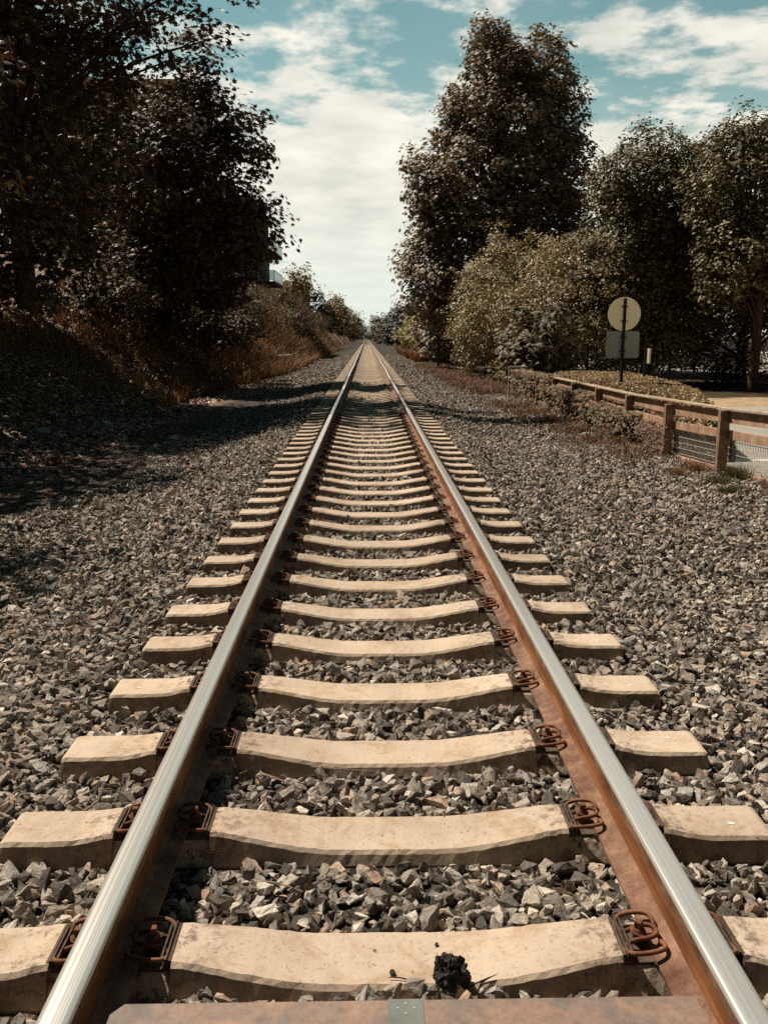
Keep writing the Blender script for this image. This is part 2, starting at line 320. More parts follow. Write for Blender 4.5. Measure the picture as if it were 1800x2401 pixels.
def pos_nodes(t):
    g = t.nodes.new('ShaderNodeNewGeometry'); s = t.nodes.new('ShaderNodeSeparateXYZ'); t.links.new(g.outputs['Position'], s.inputs[0]); return g, s
def mrange(t, v, a, b):
    n = t.nodes.new('ShaderNodeMapRange'); n.inputs[1].default_value = a; n.inputs[2].default_value = b; t.links.new(v, n.inputs[0]); return n.outputs[0]
def mat_ground():
    m, t, b, o = mat_base("ground_earth_and_gravel")
    g, s = pos_nodes(t); P = g.outputs['Position']
    vo = t.nodes.new('ShaderNodeTexVoronoi'); vo.inputs['Scale'].default_value = 20; t.links.new(P, vo.inputs['Vector'])
    sepc = t.nodes.new('ShaderNodeSeparateColor'); t.links.new(vo.outputs['Color'], sepc.inputs[0])
    gcol = ramp(t, sepc.outputs[0], [(0, (.02, .017, .014)), (.5, (.05, .043, .036)), (1, (.12, .105, .09))])
    earth = ramp(t, node_noise(t, 1.7, 9, .75, vec=P).outputs[0], [(.3, (.11, .06, .045)), (.5, (.25, .155, .12)), (.72, (.44, .31, .25))])
    tan = ramp(t, node_noise(t, 2.5, 9, .8, vec=P).outputs[0], [(.35, (.20, .13, .08)), (.5, (.42, .31, .20)), (.7, (.55, .43, .30))])
    nn = node_noise(t, .9, 3, .5, vec=P).outputs[0]
    sh = t.nodes.new('ShaderNodeMath'); sh.operation = 'MULTIPLY_ADD'; t.links.new(nn, sh.inputs[0]); sh.inputs[1].default_value = 1.6; t.links.new(s.outputs[0], sh.inputs[2])
    isl = mrange(t, sh.outputs[0], -3.3, -4.2)      # left of the ballast: earth
    isr = mrange(t, sh.outputs[0], 5.4, 5.9)        # right of the fence: dry tan dirt
    col = mixc(t, isl, gcol.outputs[0], earth.outputs[0]); col = mixc(t, isr, col, tan.outputs[0])
    tree_shade = ramp(t, node_noise(t, 1.3, 8, .7, vec=P).outputs[0], [(.35, (.03, .02, .012)), (.6, (.075, .052, .03))])  # tree shade painted into the ground colour beyond the dirt band
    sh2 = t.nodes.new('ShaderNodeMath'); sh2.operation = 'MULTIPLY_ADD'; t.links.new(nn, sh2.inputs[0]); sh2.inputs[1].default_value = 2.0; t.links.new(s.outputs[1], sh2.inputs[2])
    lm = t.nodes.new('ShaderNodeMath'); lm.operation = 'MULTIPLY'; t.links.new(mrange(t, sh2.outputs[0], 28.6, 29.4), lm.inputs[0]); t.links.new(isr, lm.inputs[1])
    col = mixc(t, lm.outputs[0], col, tree_shade.outputs[0])
    t.links.new(col, b.inputs['Base Color']); b.inputs['Roughness'].default_value = .95; b.inputs['Specular IOR Level'].default_value = .1
    bump(t, b, vo.outputs['Distance'], .8, .03)
    return m
M_ground = mat_ground()
def mat_road():
    m, t, b, o = mat_base("worn_asphalt")
    g, s = pos_nodes(t); P = g.outputs['Position']
    r = ramp(t, node_noise(t, .8, 8, .65, vec=P).outputs[0], [(.3, (.30, .28, .24)), (.7, (.42, .39, .34))])
    r2 = ramp(t, node_noise(t, 60, 3, .6, vec=P).outputs[0], [(.35, (.75, .75, .75)), (.6, (1, 1, 1))])
    t.links.new(mixc(t, 1, r.outputs[0], r2.outputs[0], 'MULTIPLY'), b.inputs['Base Color']); b.inputs['Roughness'].default_value = .9
    return m
M_road = mat_road()

# ------------------------------------------------------------------ terrain
def sst(a, b, x):
    t = np.clip((x-a)/(b-a), 0, 1); return t*t*(3-2*t)
rs0 = np.random.RandomState(5)
_ph = rs0.uniform(0, 6.28, (14, 2)); _k = rs0.uniform(.25, 1.9, 14); _a = rs0.uniform(0, 6.28, 14)
def lump(x, y):
    r = 0*x
    for i in range(14):
        r = r+np.sin((x*np.cos(_a[i])+y*np.sin(_a[i]))*_k[i]*2+_ph[i, 0])/(_k[i]*6+1)
    return r/4
def toe(y): return np.interp(y, [0, 14, 19, 51, 400], [7.0, 6.6, 6.3, 4.5, 4.2])
def gz(x, y):
    x = np.asarray(x, float); y = np.asarray(y, float); ax = np.abs(x)
    z = -.268-.0*ax
    zr = -.268-.20*sst(1.30, 2.7, ax)+0*y
    zl = -.268-.26*sst(1.30, 3.0, ax)+0*y
    T = toe(y); d = np.clip(-x-T, 0, None)
    Hm = np.interp(y, [0, 10, 18, 30, 60, 200, 320], [1.2, 1.6, 3.0, 5.5, 7.6, 8.4, 2.0])
    Sl = np.interp(y, [0, 15, 30, 60], [.42, .62, 1.05, 1.4])
    bank = Hm*(1-np.exp(-(d*Sl/Hm)**1.15))
    foot = .22*sst(2.2, 0, T+x)*0 
    zl = zl+bank+lump(x, y)*.55*sst(0, 2.5, d)
    z = np.where(x < 0, zl, zr)
    z = z+.037*np.clip(13.75-y, 0, 7)*sst(3.3, 4.6, x)*(1-sst(4.95, 5.5, x))
    z = z+lump(x*2, y*2)*.05*sst(1.5, 3.5, ax)*(1-sst(4.9, 5.6, x))-.03*sst(4.9, 5.6, x)
    return z
xs = np.concatenate([-np.geomspace(3000, 16, 16), np.linspace(-15, 15, 121), np.geomspace(16, 3000, 18)])
ys = np.concatenate([[-40, -15, -6], np.linspace(-3, 60, 190), np.geomspace(61, 9000, 70)])
X, Y = np.meshgrid(xs, ys); Z = gz(X, Y)
nx = len(xs); ny = len(ys)
ii = (np.arange(ny-1)[:, None]*nx+np.arange(nx-1)[None, :]).ravel()
gF = np.stack([ii, ii+1, ii+nx+1, ii+nx], 1)
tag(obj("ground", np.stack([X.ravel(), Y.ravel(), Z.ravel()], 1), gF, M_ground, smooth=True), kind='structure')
def gz1(x, y): return float(gz(np.array([x]), np.array([y]))[0])

# translucency added to the sign plates to brighten their shaded backs
for m_, tf in ((M_signcream, .42), (M_signback, .16)):
    t = m_.node_tree; b = t.nodes['Principled BSDF']; o_ = [n for n in t.nodes if n.type == 'OUTPUT_MATERIAL'][0]
    tr = t.nodes.new('ShaderNodeBsdfTranslucent'); tr.inputs[0].default_value = (.8, .74, .6, 1) if tf > .3 else (.45, .5, .46, 1); mx = t.nodes.new('ShaderNodeMixShader'); mx.inputs[0].default_value = tf
    t.links.new(b.outputs[0], mx.inputs[1]); t.links.new(tr.outputs[0], mx.inputs[2]); t.links.new(mx.outputs[0], o_.inputs[0])
# road beyond the fence, its painted line and the far crossing street
rb = MB(); 
xr = [5.35, 60]; rz = -.478
rb.add([(5.05, -20, rz), (60, -20, rz), (60, 23.0, rz), (30, 23.6, rz), (12, 24.2, rz), (8.4, 23.9, rz), (7.3, 20.5, rz), (6.6, 17, rz), (5.9, 14, rz), (5.05, 12.6, rz)], [list(range(len([0]*10)))])
tag(rb.obj("road", M_road), kind='structure')
rb = MB(); z_ = rz+.004
rb.add([(5.7, 13.3, z_), (20, 14.6, z_), (20, 14.85, z_), (5.7, 13.55, z_)], [[0, 1, 2, 3]])
rb.add([(6.0, 11.2, z_), (20, 11.0, z_), (20, 11.12, z_), (6.0, 11.32, z_)], [[0, 1, 2, 3]])
tag(rb.obj("road_marking", M_white), kind='structure')
rb = MB(); rb.add([(9, 47, rz+.0), (120, 47, rz), (120, 60, rz), (9, 60, rz)], [[0, 1, 2, 3]])
tag(rb.obj("car_park_pavement", M_road), kind='structure')
# distant hills
hx = np.linspace(-2600, 2600, 90); hr = np.random.RandomState(3)
hz = 20+45*np.exp(-((hx-60)/260)**2)+18*np.sin(hx/170.)+hr.uniform(0, 10, 90)
hb = MB()
for i in range(89):
    hb.add([(hx[i], 6000, -5), (hx[i+1], 6000, -5), (hx[i+1], 6300, hz[i+1]), (hx[i], 6300, hz[i]), (hx[i+1], 7200, -5), (hx[i], 7200, -5)], [[0, 1, 2, 3], [3, 2, 4, 5]])
tag(hb.obj("hills", simple("hazed_far_hill", [(.3, (.24, .31, .32)), (.7, (.29, .36, .36))], .01, .95, bs=0, spec=0)), kind='structure')  # distance haze put into the hills' own colour

# ------------------------------------------------------------------ rails
def rail_profile():
    R = [(-.076, -.186), (.076, -.186), (.076, -.176), (.030, -.163), (.013, -.150), (.0088, -.130), (.0088, -.075), (.012, -.055), (.022, -.046), (.0365, -.040),
         (.0373, -.014), (.0360, -.0065), (.0310, -.0022), (.020, -.0006), (0, 0)]
    Lh = [(-x, z) for x, z in R[2:-1]][::-1]
    return R+Lh
def make_rail(x0, label):
    P = rail_profile(); n = len(P); ysr = list(np.linspace(-3, 40, 44))+list(np.linspace(45, 430, 78)); V = []; F = []; mi = []
    rr = random.Random(int(abs(x0*99))+ (3 if x0 > 0 else 0))
    for y in ysr:
        dx = 0 if y < 14 else .010*math.sin(y*.33+x0)*min(1, (y-14)/20)
        dz = 0 if y < 20 else .006*math.sin(y*.21)*min(1, (y-20)/20)
        for (x, z) in P: V.append((x+dx, y, z+dz))
    top = {10, 11, 12, 13, 14, 15, 16, 17}
    for i in range(len(ysr)-1):
        for k in range(n):
            j = (k+1) % n; F.append([i*n+k, i*n+j, (i+1)*n+j, (i+1)*n+k])
            a, b = P[k], P[j]
            if min(a[1], b[1]) > -.0141: mi.append(1)
            elif min(a[1], b[1]) > -.151 and max(abs(a[0]), abs(b[0])) < .014: mi.append(2)
            else: mi.append(0)
    F.append(list(range(n))[::-1]); mi.append(0)
    me = raw_mesh("rail", V, F, [M_rust, M_pol, M_web], False, mi)
    # keep only the crown smooth
    sm = [bool(m_ == 1) for m_ in mi]; me.polygons.foreach_set('use_smooth', sm)
    o = bpy.data.objects.new("rail", me); link(o); o.location = (x0, 0, 0)
    tag(o, label, "rail", "steel rails of the track")
RX = .7175+.0373
make_rail(-RX, "long steel rail on the left of the track, its inner side in black shade")
make_rail(RX, "long steel rail on the right of the track, its rusty inner side sunlit")

# ------------------------------------------------------------------ ties with fastenings
def tie_mesh(seed):
    rr = np.random.RandomState(seed)
    base = [(0, -.222, .105), (.12, -.222, .105), (.22, -.220, .104), (.30, -.211, .102), (.38, -.198, .098), (.46, -.184, .092), (.52, -.173, .086), (.565, -.167, .083), (.592, -.166, .082),
            (.596, -.196, .082), (.905, -.196, .084), (.909, -.166, .084), (.94, -.169, .087), (.985, -.179, .093), (1.04, -.185, .097), (1.15, -.187, .099), (1.262, -.187, .099), (1.278, -.193, .097)]
    fine = []
    for (a, b) in zip(base[:-1], base[1:]):
        k = max(1, int((b[0]-a[0])/.022)); fine += [tuple(a[q]+(b[q]-a[q])*i/k for q in range(3)) for i in range(k)]
    base = fine+[base[-1]]
    st = [(-x, z, w) for x, z, w in base[:0:-1]]+base
    V = []; F = []
    for i, (x, z, w) in enumerate(st):
        j = lambda s: rr.uniform(-s, s)
        e = .0017
        zc = -.262; wb = .128
        V += [(x, -.14, -.42), (x, -wb, zc), (x, -w-.006+j(e), z-.011+j(e)), (x, -w+.006+j(e), z+j(.0008)), (x, w-.006+j(e), z+j(.0008)), (x, w+.010+j(e), z-.013), (x, wb, zc), (x, .14, -.42)]
    for i in range(len(st)-1):
        for k in range(7): F.append([i*8+k, (i+1)*8+k, (i+1)*8+k+1, i*8+k+1])
    F.append([0, 1, 2, 3, 4, 5, 6, 7]); n = (len(st)-1)*8; F.append([n+7-k for k in range(8)])
    return raw_mesh("tie", V, F, M_conc, False)
tie_meshes = [tie_mesh(i) for i in range(4)]

def catmull(P, n=5):
    P = [Vector(p) for p in P]; R = []
    for i in range(len(P)-1):
        p0 = P[max(i-1, 0)]; p1 = P[i]; p2 = P[i+1]; p3 = P[min(i+2, len(P)-1)]
        for k in range(n):
            t = k/n; R.append(.5*((2*p1)+(-p0+p2)*t+(2*p0-5*p1+4*p2-p3)*t*t+(-p0+3*p1-3*p2+p3)*t**3))
    R.append(P[-1]); return R
def clip_mesh(s):      # s = +1: the rail lies towards +x
    half = [(.052, .026, .026), (.057, .050, .033), (.045, .073, .038), (.010, .082, .036), (-.028, .078, .030), (-.046, .060, .022), (-.044, .036, .018), (-.028, .022, .022), (-.004, .024, .032), (.022, .026, .038), (.042, .018, .040), (.049, 0, .040)]
    path = half+[(x, -y, z) for x, y, z in half[-2::-1]]
    P = catmull([(s*x, y, z) for x, y, z in path], 4)
    b = MB(); b.tube(P, .0066, 8); return b
def bolt_mesh():
    b = MB()
    def disc(r, z0, z1, n=20, r1=None):
        r1 = r1 or r
        V = [(r*math.cos(2*math.pi*k/n), r*math.sin(2*math.pi*k/n), z0) for k in range(n)]+[(r1*math.cos(2*math.pi*k/n), r1*math.sin(2*math.pi*k/n), z1) for k in range(n)]
        b.add(V, [[k, (k+1) % n, n+(k+1) % n, n+k] for k in range(n)]+[[n+k for k in range(n)], [n-1-k for k in range(n)]])
    disc(.022, .036, .041); disc(.0195, .041, .050, r1=.014); disc(.014, 0, .036)
    b.box(-.0095, .0095, -.0095, .0095, .050, .070, bev=.0015)
    return b
def plate_mesh(s):
    b = MB()
    prof = [(-.062, .034), (-.054, .036), (-.046, .020), (-.034, .010), (.015, .012), (.046, .018), (.046, 0), (-.062, 0)]
    V = [(s*x, y, z) for y in (-.075, .075) for x, z in prof]; n = len(prof)
    F = [[k, (k+1) % n, n+(k+1) % n, n+k] for k in range(n)]+[[n-1-k for k in range(n)], [n+k for k in range(n)]]
    b.add(V, F)
    for q in (-.05, -.038): b.box(min(s*q, s*(q+.005)), max(s*q, s*(q+.005)), -.077, .077, .02, .040)
    return b
clipM = {s: raw_mesh("spring_clip", clip_mesh(s).V, clip_mesh(s).F, M_clip, True) for s in (1, -1)}
plateM = {s: raw_mesh("guide_plate", plate_mesh(s).V, plate_mesh(s).F, M_plate) for s in (1, -1)}
_b = bolt_mesh(); boltM = raw_mesh("bolt", _b.V, _b.F, M_clip)
padb = MB(); padb.box(-.078, .078, -.08, .08, -.0075, 0); padM = raw_mesh("rail_pad", padb.V, padb.F, M_plate)
wpb = MB(); wpb.tube([(0, 0, 0), (0, 0, .0015)], .013, 10); wpM = raw_mesh("paint_dab", wpb.V, wpb.F, M_white)

TY0 = 2.068; TS = .601; NT = 299
ORD = ["first", "second", "third", "fourth", "fifth", "sixth", "seventh", "eighth", "ninth", "tenth", "eleventh", "twelfth"]
tie_y = [TY0+TS*i for i in range(-4, NT)]
rt = random.Random(11)
tie_pos = []
for i in range(-1, NT):
    y = TY0+TS*i
    if i == -1: continue
    o = bpy.data.objects.new("concrete_tie", tie_meshes[i % 4]); link(o)
    sag = -.022*math.exp(-((y-78)/7.)**2) if y > 55 else 0
    o.location = (rt.uniform(-.008, .008), y+rt.uniform(-.008, .008), rt.uniform(-.002, .002)+(rt.uniform(-.006, .006) if y > 30 else 0)); o.rotation_euler = (0, 0, rt.uniform(-.004, .004))
    if i == 0: lab = "first pale concrete tie beyond the rusty crossing panel, a black lump resting against it"
    elif i < 12: lab = "%s pale concrete tie counted from the rusty crossing panel" % ORD[i]
    else: lab = "pale concrete tie in the long run beyond the twelfth one"
    tag(o, lab, "railway tie", "concrete ties under the rails")
    if i < 28:
        for sx in (-1, 1):
            pd = bpy.data.objects.new("rail_pad", padM); link(pd); pd.parent = o; pd.location = (sx*RX, 0, -.188)
            for side in (-1, 1):         # side -1: towards track centre
                s = -sx*side * 1          # direction from clip to rail
                s = -(sx*side)
                cx = sx*RX+sx*side*.100
                ga = bpy.data.objects.new("guide_plate", plateM[s]); link(ga); ga.parent = o; ga.location = (cx, 0, -.199)
                ca = bpy.data.objects.new("spring_clip", clipM[s]); link(ca); ca.parent = o; ca.location = (cx, 0, -.190); ca.rotation_euler = (0, 0, rt.uniform(-.05, .05))
                ba = bpy.data.objects.new("bolt", boltM); link(ba); ba.parent = o; ba.location = (cx, 0, -.190); ba.rotation_euler = (0, 0, rt.uniform(0, 3))
    if 1 <= i <= 6:
        for sx in ((1,) if i != 3 else (1, -1)):
            d = bpy.data.objects.new("paint_dab", wpM); link(d); d.parent = o; d.location = (sx*1.16, rt.uniform(-.03, .03), -.187); d.scale = (1, .6, 1)
# the rest of the run, far beyond counting
fb = MB()
for i in range(NT, NT+380):
    y = TY0+TS*i; fb.box(-1.28, 1.28, y-.10, y+.10, -.30, -.20)
tag(fb.obj("distant_ties", M_conc), kind='stuff', label="far run of concrete ties shrinking towards the horizon", cat="railway ties")

# ------------------------------------------------------------------ crossing panels at the near edge
PY = 1.698
pr = empty("crossing_panel", (0, 0, 0)); tag(pr, "rusty flat steel crossing panel with a grey centre plate at the near edge", "crossing panel", "level crossing panels")
pb = MB(); pb.add([(-.650, -1.2, -.035), (.662, -1.2, -.035), (.662, PY-.0, -.035), (-.625, PY-.0, -.035), (-.650, PY-.03, -.035),
                   (-.655, -1.2, -.10), (.667, -1.2, -.10), (.667, PY+.004, -.10), (-.627, PY+.004, -.10), (-.655, PY-.028, -.10)],
                  [[0, 1, 2, 3, 4], [9, 8, 7, 6, 5], [0, 5, 6, 1], [1, 6, 7, 2], [2, 7, 8, 3], [3, 8, 9, 4], [4, 9, 5, 0]])
pb.obj("panel_plate", M_panel, pr)
pg = MB(); pg.box(-.036, .044, -1.2, PY+.002, -.10, -.0335); pg.obj("joint_plate", M_panelgrey, pr)
sb = MB()
for (x, y) in ((.004, PY-.012), (-.014, PY-.026), (.023, PY-.026), (.004, PY-.042)): sb.tube([(x, y, -.0335), (x, y, -.0322)], .0022, 8)
sb.obj("screw_head", M_wire, pr)
for sx, lab in ((-1, "dark ribbed outer crossing panel left of the left rail"), (1, "grey outer crossing panel right of the right rail")):
    q = MB(); a, b_ = sorted((sx*.815, sx*1.9)); q.box(a, b_, -1.2, PY-.06, -.30, -.030, bev=.004)
    for k in range(5):
        xk = sx*(.835+k*.035); q.box(xk-.007, xk+.007, PY-.09, PY-.045, -.20, -.026)
    tag(q.obj("outer_crossing_panel", M_rubber), lab, "crossing panel", "level crossing panels")

# ------------------------------------------------------------------ ballast: instanced crushed stone
def gn_rocks(name, mat, variants=10, sub=1, seed0=0, pts=13):
    ng = bpy.data.node_groups.new(name, 'GeometryNodeTree')
    ng.interface.new_socket('Geometry', in_out='INPUT', socket_type='NodeSocketGeometry')
    ng.interface.new_socket('Geometry', in_out='OUTPUT', socket_type='NodeSocketGeometry')
    A = ng.nodes.new; K = ng.links.new
    gi = A('NodeGroupInput'); go = A('NodeGroupOutput'); join = A('GeometryNodeJoinGeometry')
    for v in range(variants):
        ml = A('GeometryNodeMeshLine'); ml.inputs['Count'].default_value = pts
        rv = A('FunctionNodeRandomValue'); rv.data_type = 'FLOAT_VECTOR'
        q = np.random.RandomState(seed0*50+v); a = q.uniform(.8, 1.15), q.uniform(.7, 1.0), q.uniform(.55, .85)
        rv.inputs['Min'].default_value = tuple(-x for x in a); rv.inputs['Max'].default_value = a
        [s for s in rv.inputs if s.name == 'Seed'][0].default_value = seed0*100+v*7+1
        sp = A('GeometryNodeSetPosition'); K(ml.outputs[0], sp.inputs['Geometry']); K(rv.outputs['Value'], sp.inputs['Position'])
        ch = A('GeometryNodeConvexHull'); K(sp.outputs[0], ch.inputs[0]); cur = ch.outputs[0]
        if sub:
            su = A('GeometryNodeSubdivideMesh'); su.inputs['Level'].default_value = sub; K(cur, su.inputs[0]); cur = su.outputs[0]
            no = A('ShaderNodeTexNoise'); no.inputs['Scale'].default_value = 2.1; no.inputs['Detail'].default_value = 3
            pp = A('GeometryNodeInputPosition'); ofs = A('ShaderNodeVectorMath'); ofs.operation = 'ADD'; K(pp.outputs[0], ofs.inputs[0]); ofs.inputs[1].default_value = (v*3.3, seed0, 1.7*v); K(ofs.outputs[0], no.inputs['Vector'])
            sb_ = A('ShaderNodeVectorMath'); sb_.operation = 'SUBTRACT'; K(no.outputs['Color'], sb_.inputs[0]); sb_.inputs[1].default_value = (.5, .5, .5)
            sl = A('ShaderNodeVectorMath'); sl.operation = 'SCALE'; K(sb_.outputs[0], sl.inputs[0]); sl.inputs['Scale'].default_value = .38
            s2 = A('GeometryNodeSetPosition'); K(cur, s2.inputs['Geometry']); K(sl.outputs[0], s2.inputs['Offset']); cur = s2.outputs[0]
        ss = A('GeometryNodeSetShadeSmooth'); K(cur, ss.inputs['Geometry']); ss.inputs['Shade Smooth'].default_value = False; cur = ss.outputs[0]
        sm = A('GeometryNodeSetMaterial'); sm.inputs['Material'].default_value = mat; K(cur, sm.inputs['Geometry'])
        g2 = A('GeometryNodeGeometryToInstance'); K(sm.outputs[0], g2.inputs[0]); K(g2.outputs[0], join.inputs[0])
    iop = A('GeometryNodeInstanceOnPoints'); K(gi.outputs[0], iop.inputs['Points']); K(join.outputs[0], iop.inputs['Instance'])
    iop.inputs['Pick Instance'].default_value = True
    def attr(nm, ty):
        n = A('GeometryNodeInputNamedAttribute'); n.data_type = ty; n.inputs['Name'].default_value = nm; return n.outputs['Attribute']
    K(attr('idx', 'INT'), iop.inputs['Instance Index'])
    er = A('FunctionNodeEulerToRotation'); K(attr('rot', 'FLOAT_VECTOR'), er.inputs[0]); K(er.outputs[0], iop.inputs['Rotation'])
    K(attr('scl', 'FLOAT_VECTOR'), iop.inputs['Scale'])
    K(iop.outputs[0], go.inputs[0]); return ng
def scatter(name, P, S, ng, variants, rs, label, cat, flat=.0):
    n = len(P); me = bpy.data.meshes.new(name); me.vertices.add(n); me.vertices.foreach_set('co', P.astype(np.float32).ravel())
    a = me.attributes.new('idx', 'INT', 'POINT'); a.data.foreach_set('value', rs.randint(0, variants, n).astype(np.int32))
    a = me.attributes.new('rot', 'FLOAT_VECTOR', 'POINT')
    R = np.stack([rs.normal(0, .6+flat, n), rs.normal(0, .6+flat, n), rs.uniform(0, 6.283, n)], 1)
    a.data.foreach_set('vector', R.astype(np.float32).ravel())
    a = me.attributes.new('scl', 'FLOAT_VECTOR', 'POINT'); SS = np.stack([S*rs.uniform(.8, 1.25, n), S*rs.uniform(.8, 1.2, n), S*rs.uniform(.8, 1.2, n)], 1)
    a.data.foreach_set('vector', SS.astype(np.float32).ravel())
    o = bpy.data.objects.new(name, me); link(o); md = o.modifiers.new("rocks", 'NODES'); md.node_group = ng
    tag(o, label, cat, kind='stuff'); return o
rs = np.random.RandomState(42)
def stones(x0, x1, y0, y1, cell, keep=None):
    gx = np.arange(x0, x1, cell); gy = np.arange(y0, y1, cell)
    A_, B_ = np.meshgrid(gx, gy); P = np.stack([A_.ravel(), B_.ravel()], 1)+rs.uniform(-.5, .5, (A_.size, 2))*cell
    m = (P[:, 0] > -.44*P[:, 1]-1.0) & (P[:, 0] < .47*P[:, 1]+1.0)
    P = P[m]
    ph = (P[:, 1]-TY0+TS/2) % TS-TS/2
    ontie = (np.abs(ph) < .138) & (np.abs(P[:, 0]) < 1.33) & (P[:, 1] > 1.8)
    onrail = np.abs(np.abs(P[:, 0])-RX) < .10
    P = P[~ontie & ~(onrail & (P[:, 1] > 6))]
    P = P[~((P[:, 1] < PY+.004) & (np.abs(P[:, 0]) < .70))]
    P = P[~((P[:, 1] < PY-.02) & (np.abs(P[:, 0]) < 1.95) & (np.abs(P[:, 0]) > .78))]
    if keep is not None: P = P[keep(P)]
    return P
def lay(P, S, lift, jit):
    z = gz(P[:, 0], P[:, 1]); inr = np.abs(P[:, 0]) < 1.3
    onrail = np.abs(np.abs(P[:, 0])-RX) < .12
    lf = np.where(onrail, -.3, lift)
    return np.column_stack([P, z+S*lf+rs.uniform(-jit, jit, len(P))*np.where(onrail, .3, 1)])
leftlim = lambda P: P[:, 0] > -3.3-.35*np.sin(P[:, 1]*.9)-np.interp(P[:, 1], [0, 8, 20, 60], [1.6, .5, .2, .1])
NG1 = gn_rocks("rock_near", M_stone, 14, 2, 1, 15)
NG2 = gn_rocks("rock_mid", M_stone, 10, 1, 2, 12)
NG3 = gn_rocks("rock_fine", M_fine, 6, 0, 3, 9)
# near: two layers
P = stones(-4.6, 4.9, 1.45, 6.2, .0295, leftlim); S = rs.lognormal(math.log(.0255), .30, len(P)).clip(.013, .042)
scatter("ballast", lay(P, S, .15, .016), S, NG1, 14, rs, "crushed grey stone ballast packed between and beside the nearest ties", "ballast")
gx, gy = np.meshgrid(np.arange(-.66, .66, .030), np.arange(1.715, 1.95, .028)); P = np.stack([gx.ravel(), gy.ravel()], 1)+rs.uniform(-.012, .012, (gx.size, 2))
S = rs.lognormal(math.log(.021), .28, len(P)).clip(.011, .032); zz_b = -.235+.022*np.sin(P[:, 0]*9+1)+rs.uniform(-.014, .014, len(P))-.05*sst(.50, .62, np.abs(P[:, 0]))
scatter("ballast", np.column_stack([P, zz_b]), S, NG1, 14, rs, "crushed stone heaped between the rusty crossing panel and the first tie", "ballast")
P = stones(-4.6, 4.9, 6.2, 16, .036, leftlim); S = rs.lognormal(math.log(.029), .30, len(P)).clip(.014, .05)
scatter("ballast", lay(P, S, .15, .018), S, NG2, 10, rs, "crushed grey stone ballast along the middle stretch of track", "ballast")
P = stones(-4.6, 5.1, 16, 34, .055, leftlim); S = rs.lognormal(math.log(.034), .28, len(P)).clip(.018, .06)
scatter("ballast", lay(P, S, .15, .02), S, NG2, 10, rs, "crushed grey stone ballast further down the track", "ballast")
P = stones(-4.3, 5.3, 34, 90, .12, lambda P: np.abs(P[:, 0]) > 1.3); S = rs.lognormal(math.log(.052), .25, len(P)).clip(.03, .09)
scatter("ballast", lay(P, S, .1, .02), S, NG2, 10, rs, "crushed grey stone ballast shoulders far down the track", "ballast")
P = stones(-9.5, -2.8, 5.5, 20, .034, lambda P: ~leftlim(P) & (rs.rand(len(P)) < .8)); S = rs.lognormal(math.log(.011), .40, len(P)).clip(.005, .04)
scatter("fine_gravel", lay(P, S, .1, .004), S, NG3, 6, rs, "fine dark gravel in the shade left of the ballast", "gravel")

# ------------------------------------------------------------------ leaves
def unit(v): return v/np.maximum(np.linalg.norm(v, axis=1, keepdims=True), 1e-9)
T_MAPLE = (np.array([(0, -.5, 0), (.18, -.30, .02), (.52, -.28, -.06), (.30, -.02, .03), (.60, .22, -.08), (.22, .18, .03), (0, .62, -.10), (-.22, .18, .03), (-.60, .22, -.08), (-.30, -.02, .03), (-.52, -.28, -.06), (-.18, -.30, .02), (0, 0, .06)]),
           np.array([(12, i, (i+1) % 12) for i in range(12)]))
T_OVAL = (np.array([(0, -.5, 0), (.24, -.12, -.06), (.20, .22, -.08), (0, .5, -.12), (-.20, .22, -.08), (-.24, -.12, -.06)]), np.array([(0, 1, 2), (0, 2, 3), (0, 3, 4), (0, 4, 5)]))
T_DIA = (np.array([(0, -.5, 0), (.30, 0, -.05), (0, .5, -.05), (-.30, 0, -.05)]), np.array([(0, 1, 2), (0, 2, 3)]))
T_STAR = (np.array([(0, -.45, 0), (.45, -.2, -.04), (.22, .05, .02), (.35, .42, -.06), (0, .30, .02), (-.35, .42, -.06), (-.22, .05, .02), (-.45, -.2, -.04)]),
          np.array([(0, 1, 2), (0, 2, 4), (2, 3, 4), (0, 4, 6), (4, 5, 6), (0, 6, 7)]))
def leaves(Cn, Nn, S, tmpl, rs):
    n = len(Cn); Nn = unit(Nn); r = rs.normal(size=(n, 3)); X_ = unit(np.cross(r, Nn)); Y_ = np.cross(Nn, X_)
    T, F = tmpl; k = len(T)
    V = Cn[:, None, :]+S[:, None, None]*(T[None, :, 0:1]*X_[:, None, :]+T[None, :, 1:2]*Y_[:, None, :]+T[None, :, 2:3]*Nn[:, None, :])
    Fa = (F[None]+(np.arange(n)*k)[:, None, None]).reshape(-1, 3)
    return V.reshape(-1, 3), Fa
def blob_clusters(blobs, dens, rs, lump_amp=.22, cr=.8):
    """clusters in the shell of each ellipsoid (cx,cy,cz,rx,ry,rz); returns centres, outward"""
    Cs = []; Os = []
    for (cx, cy, cz, rx, ry, rz) in blobs:
        area = 4*math.pi*((rx*ry)**1.6/3+(rx*rz)**1.6/3+(ry*rz)**1.6/3)**(1/1.6)
        n = max(4, int(area*dens))
        d = unit(rs.normal(size=(n, 3)))
        ph = rs.uniform(0, 6, 6)
        lum = 1+lump_amp*(np.sin(d[:, 0]*5+ph[0])*np.cos(d[:, 1]*4+ph[1])+.7*np.sin(d[:, 2]*7+ph[2]+d[:, 0]*3))
        rr = (.45+.55*rs.rand(n)**.45)*lum
        Cs.append(np.array([cx, cy, cz])+d*rr[:, None]*np.array([rx, ry, rz])); Os.append(d)
    return np.concatenate(Cs), np.concatenate(Os)
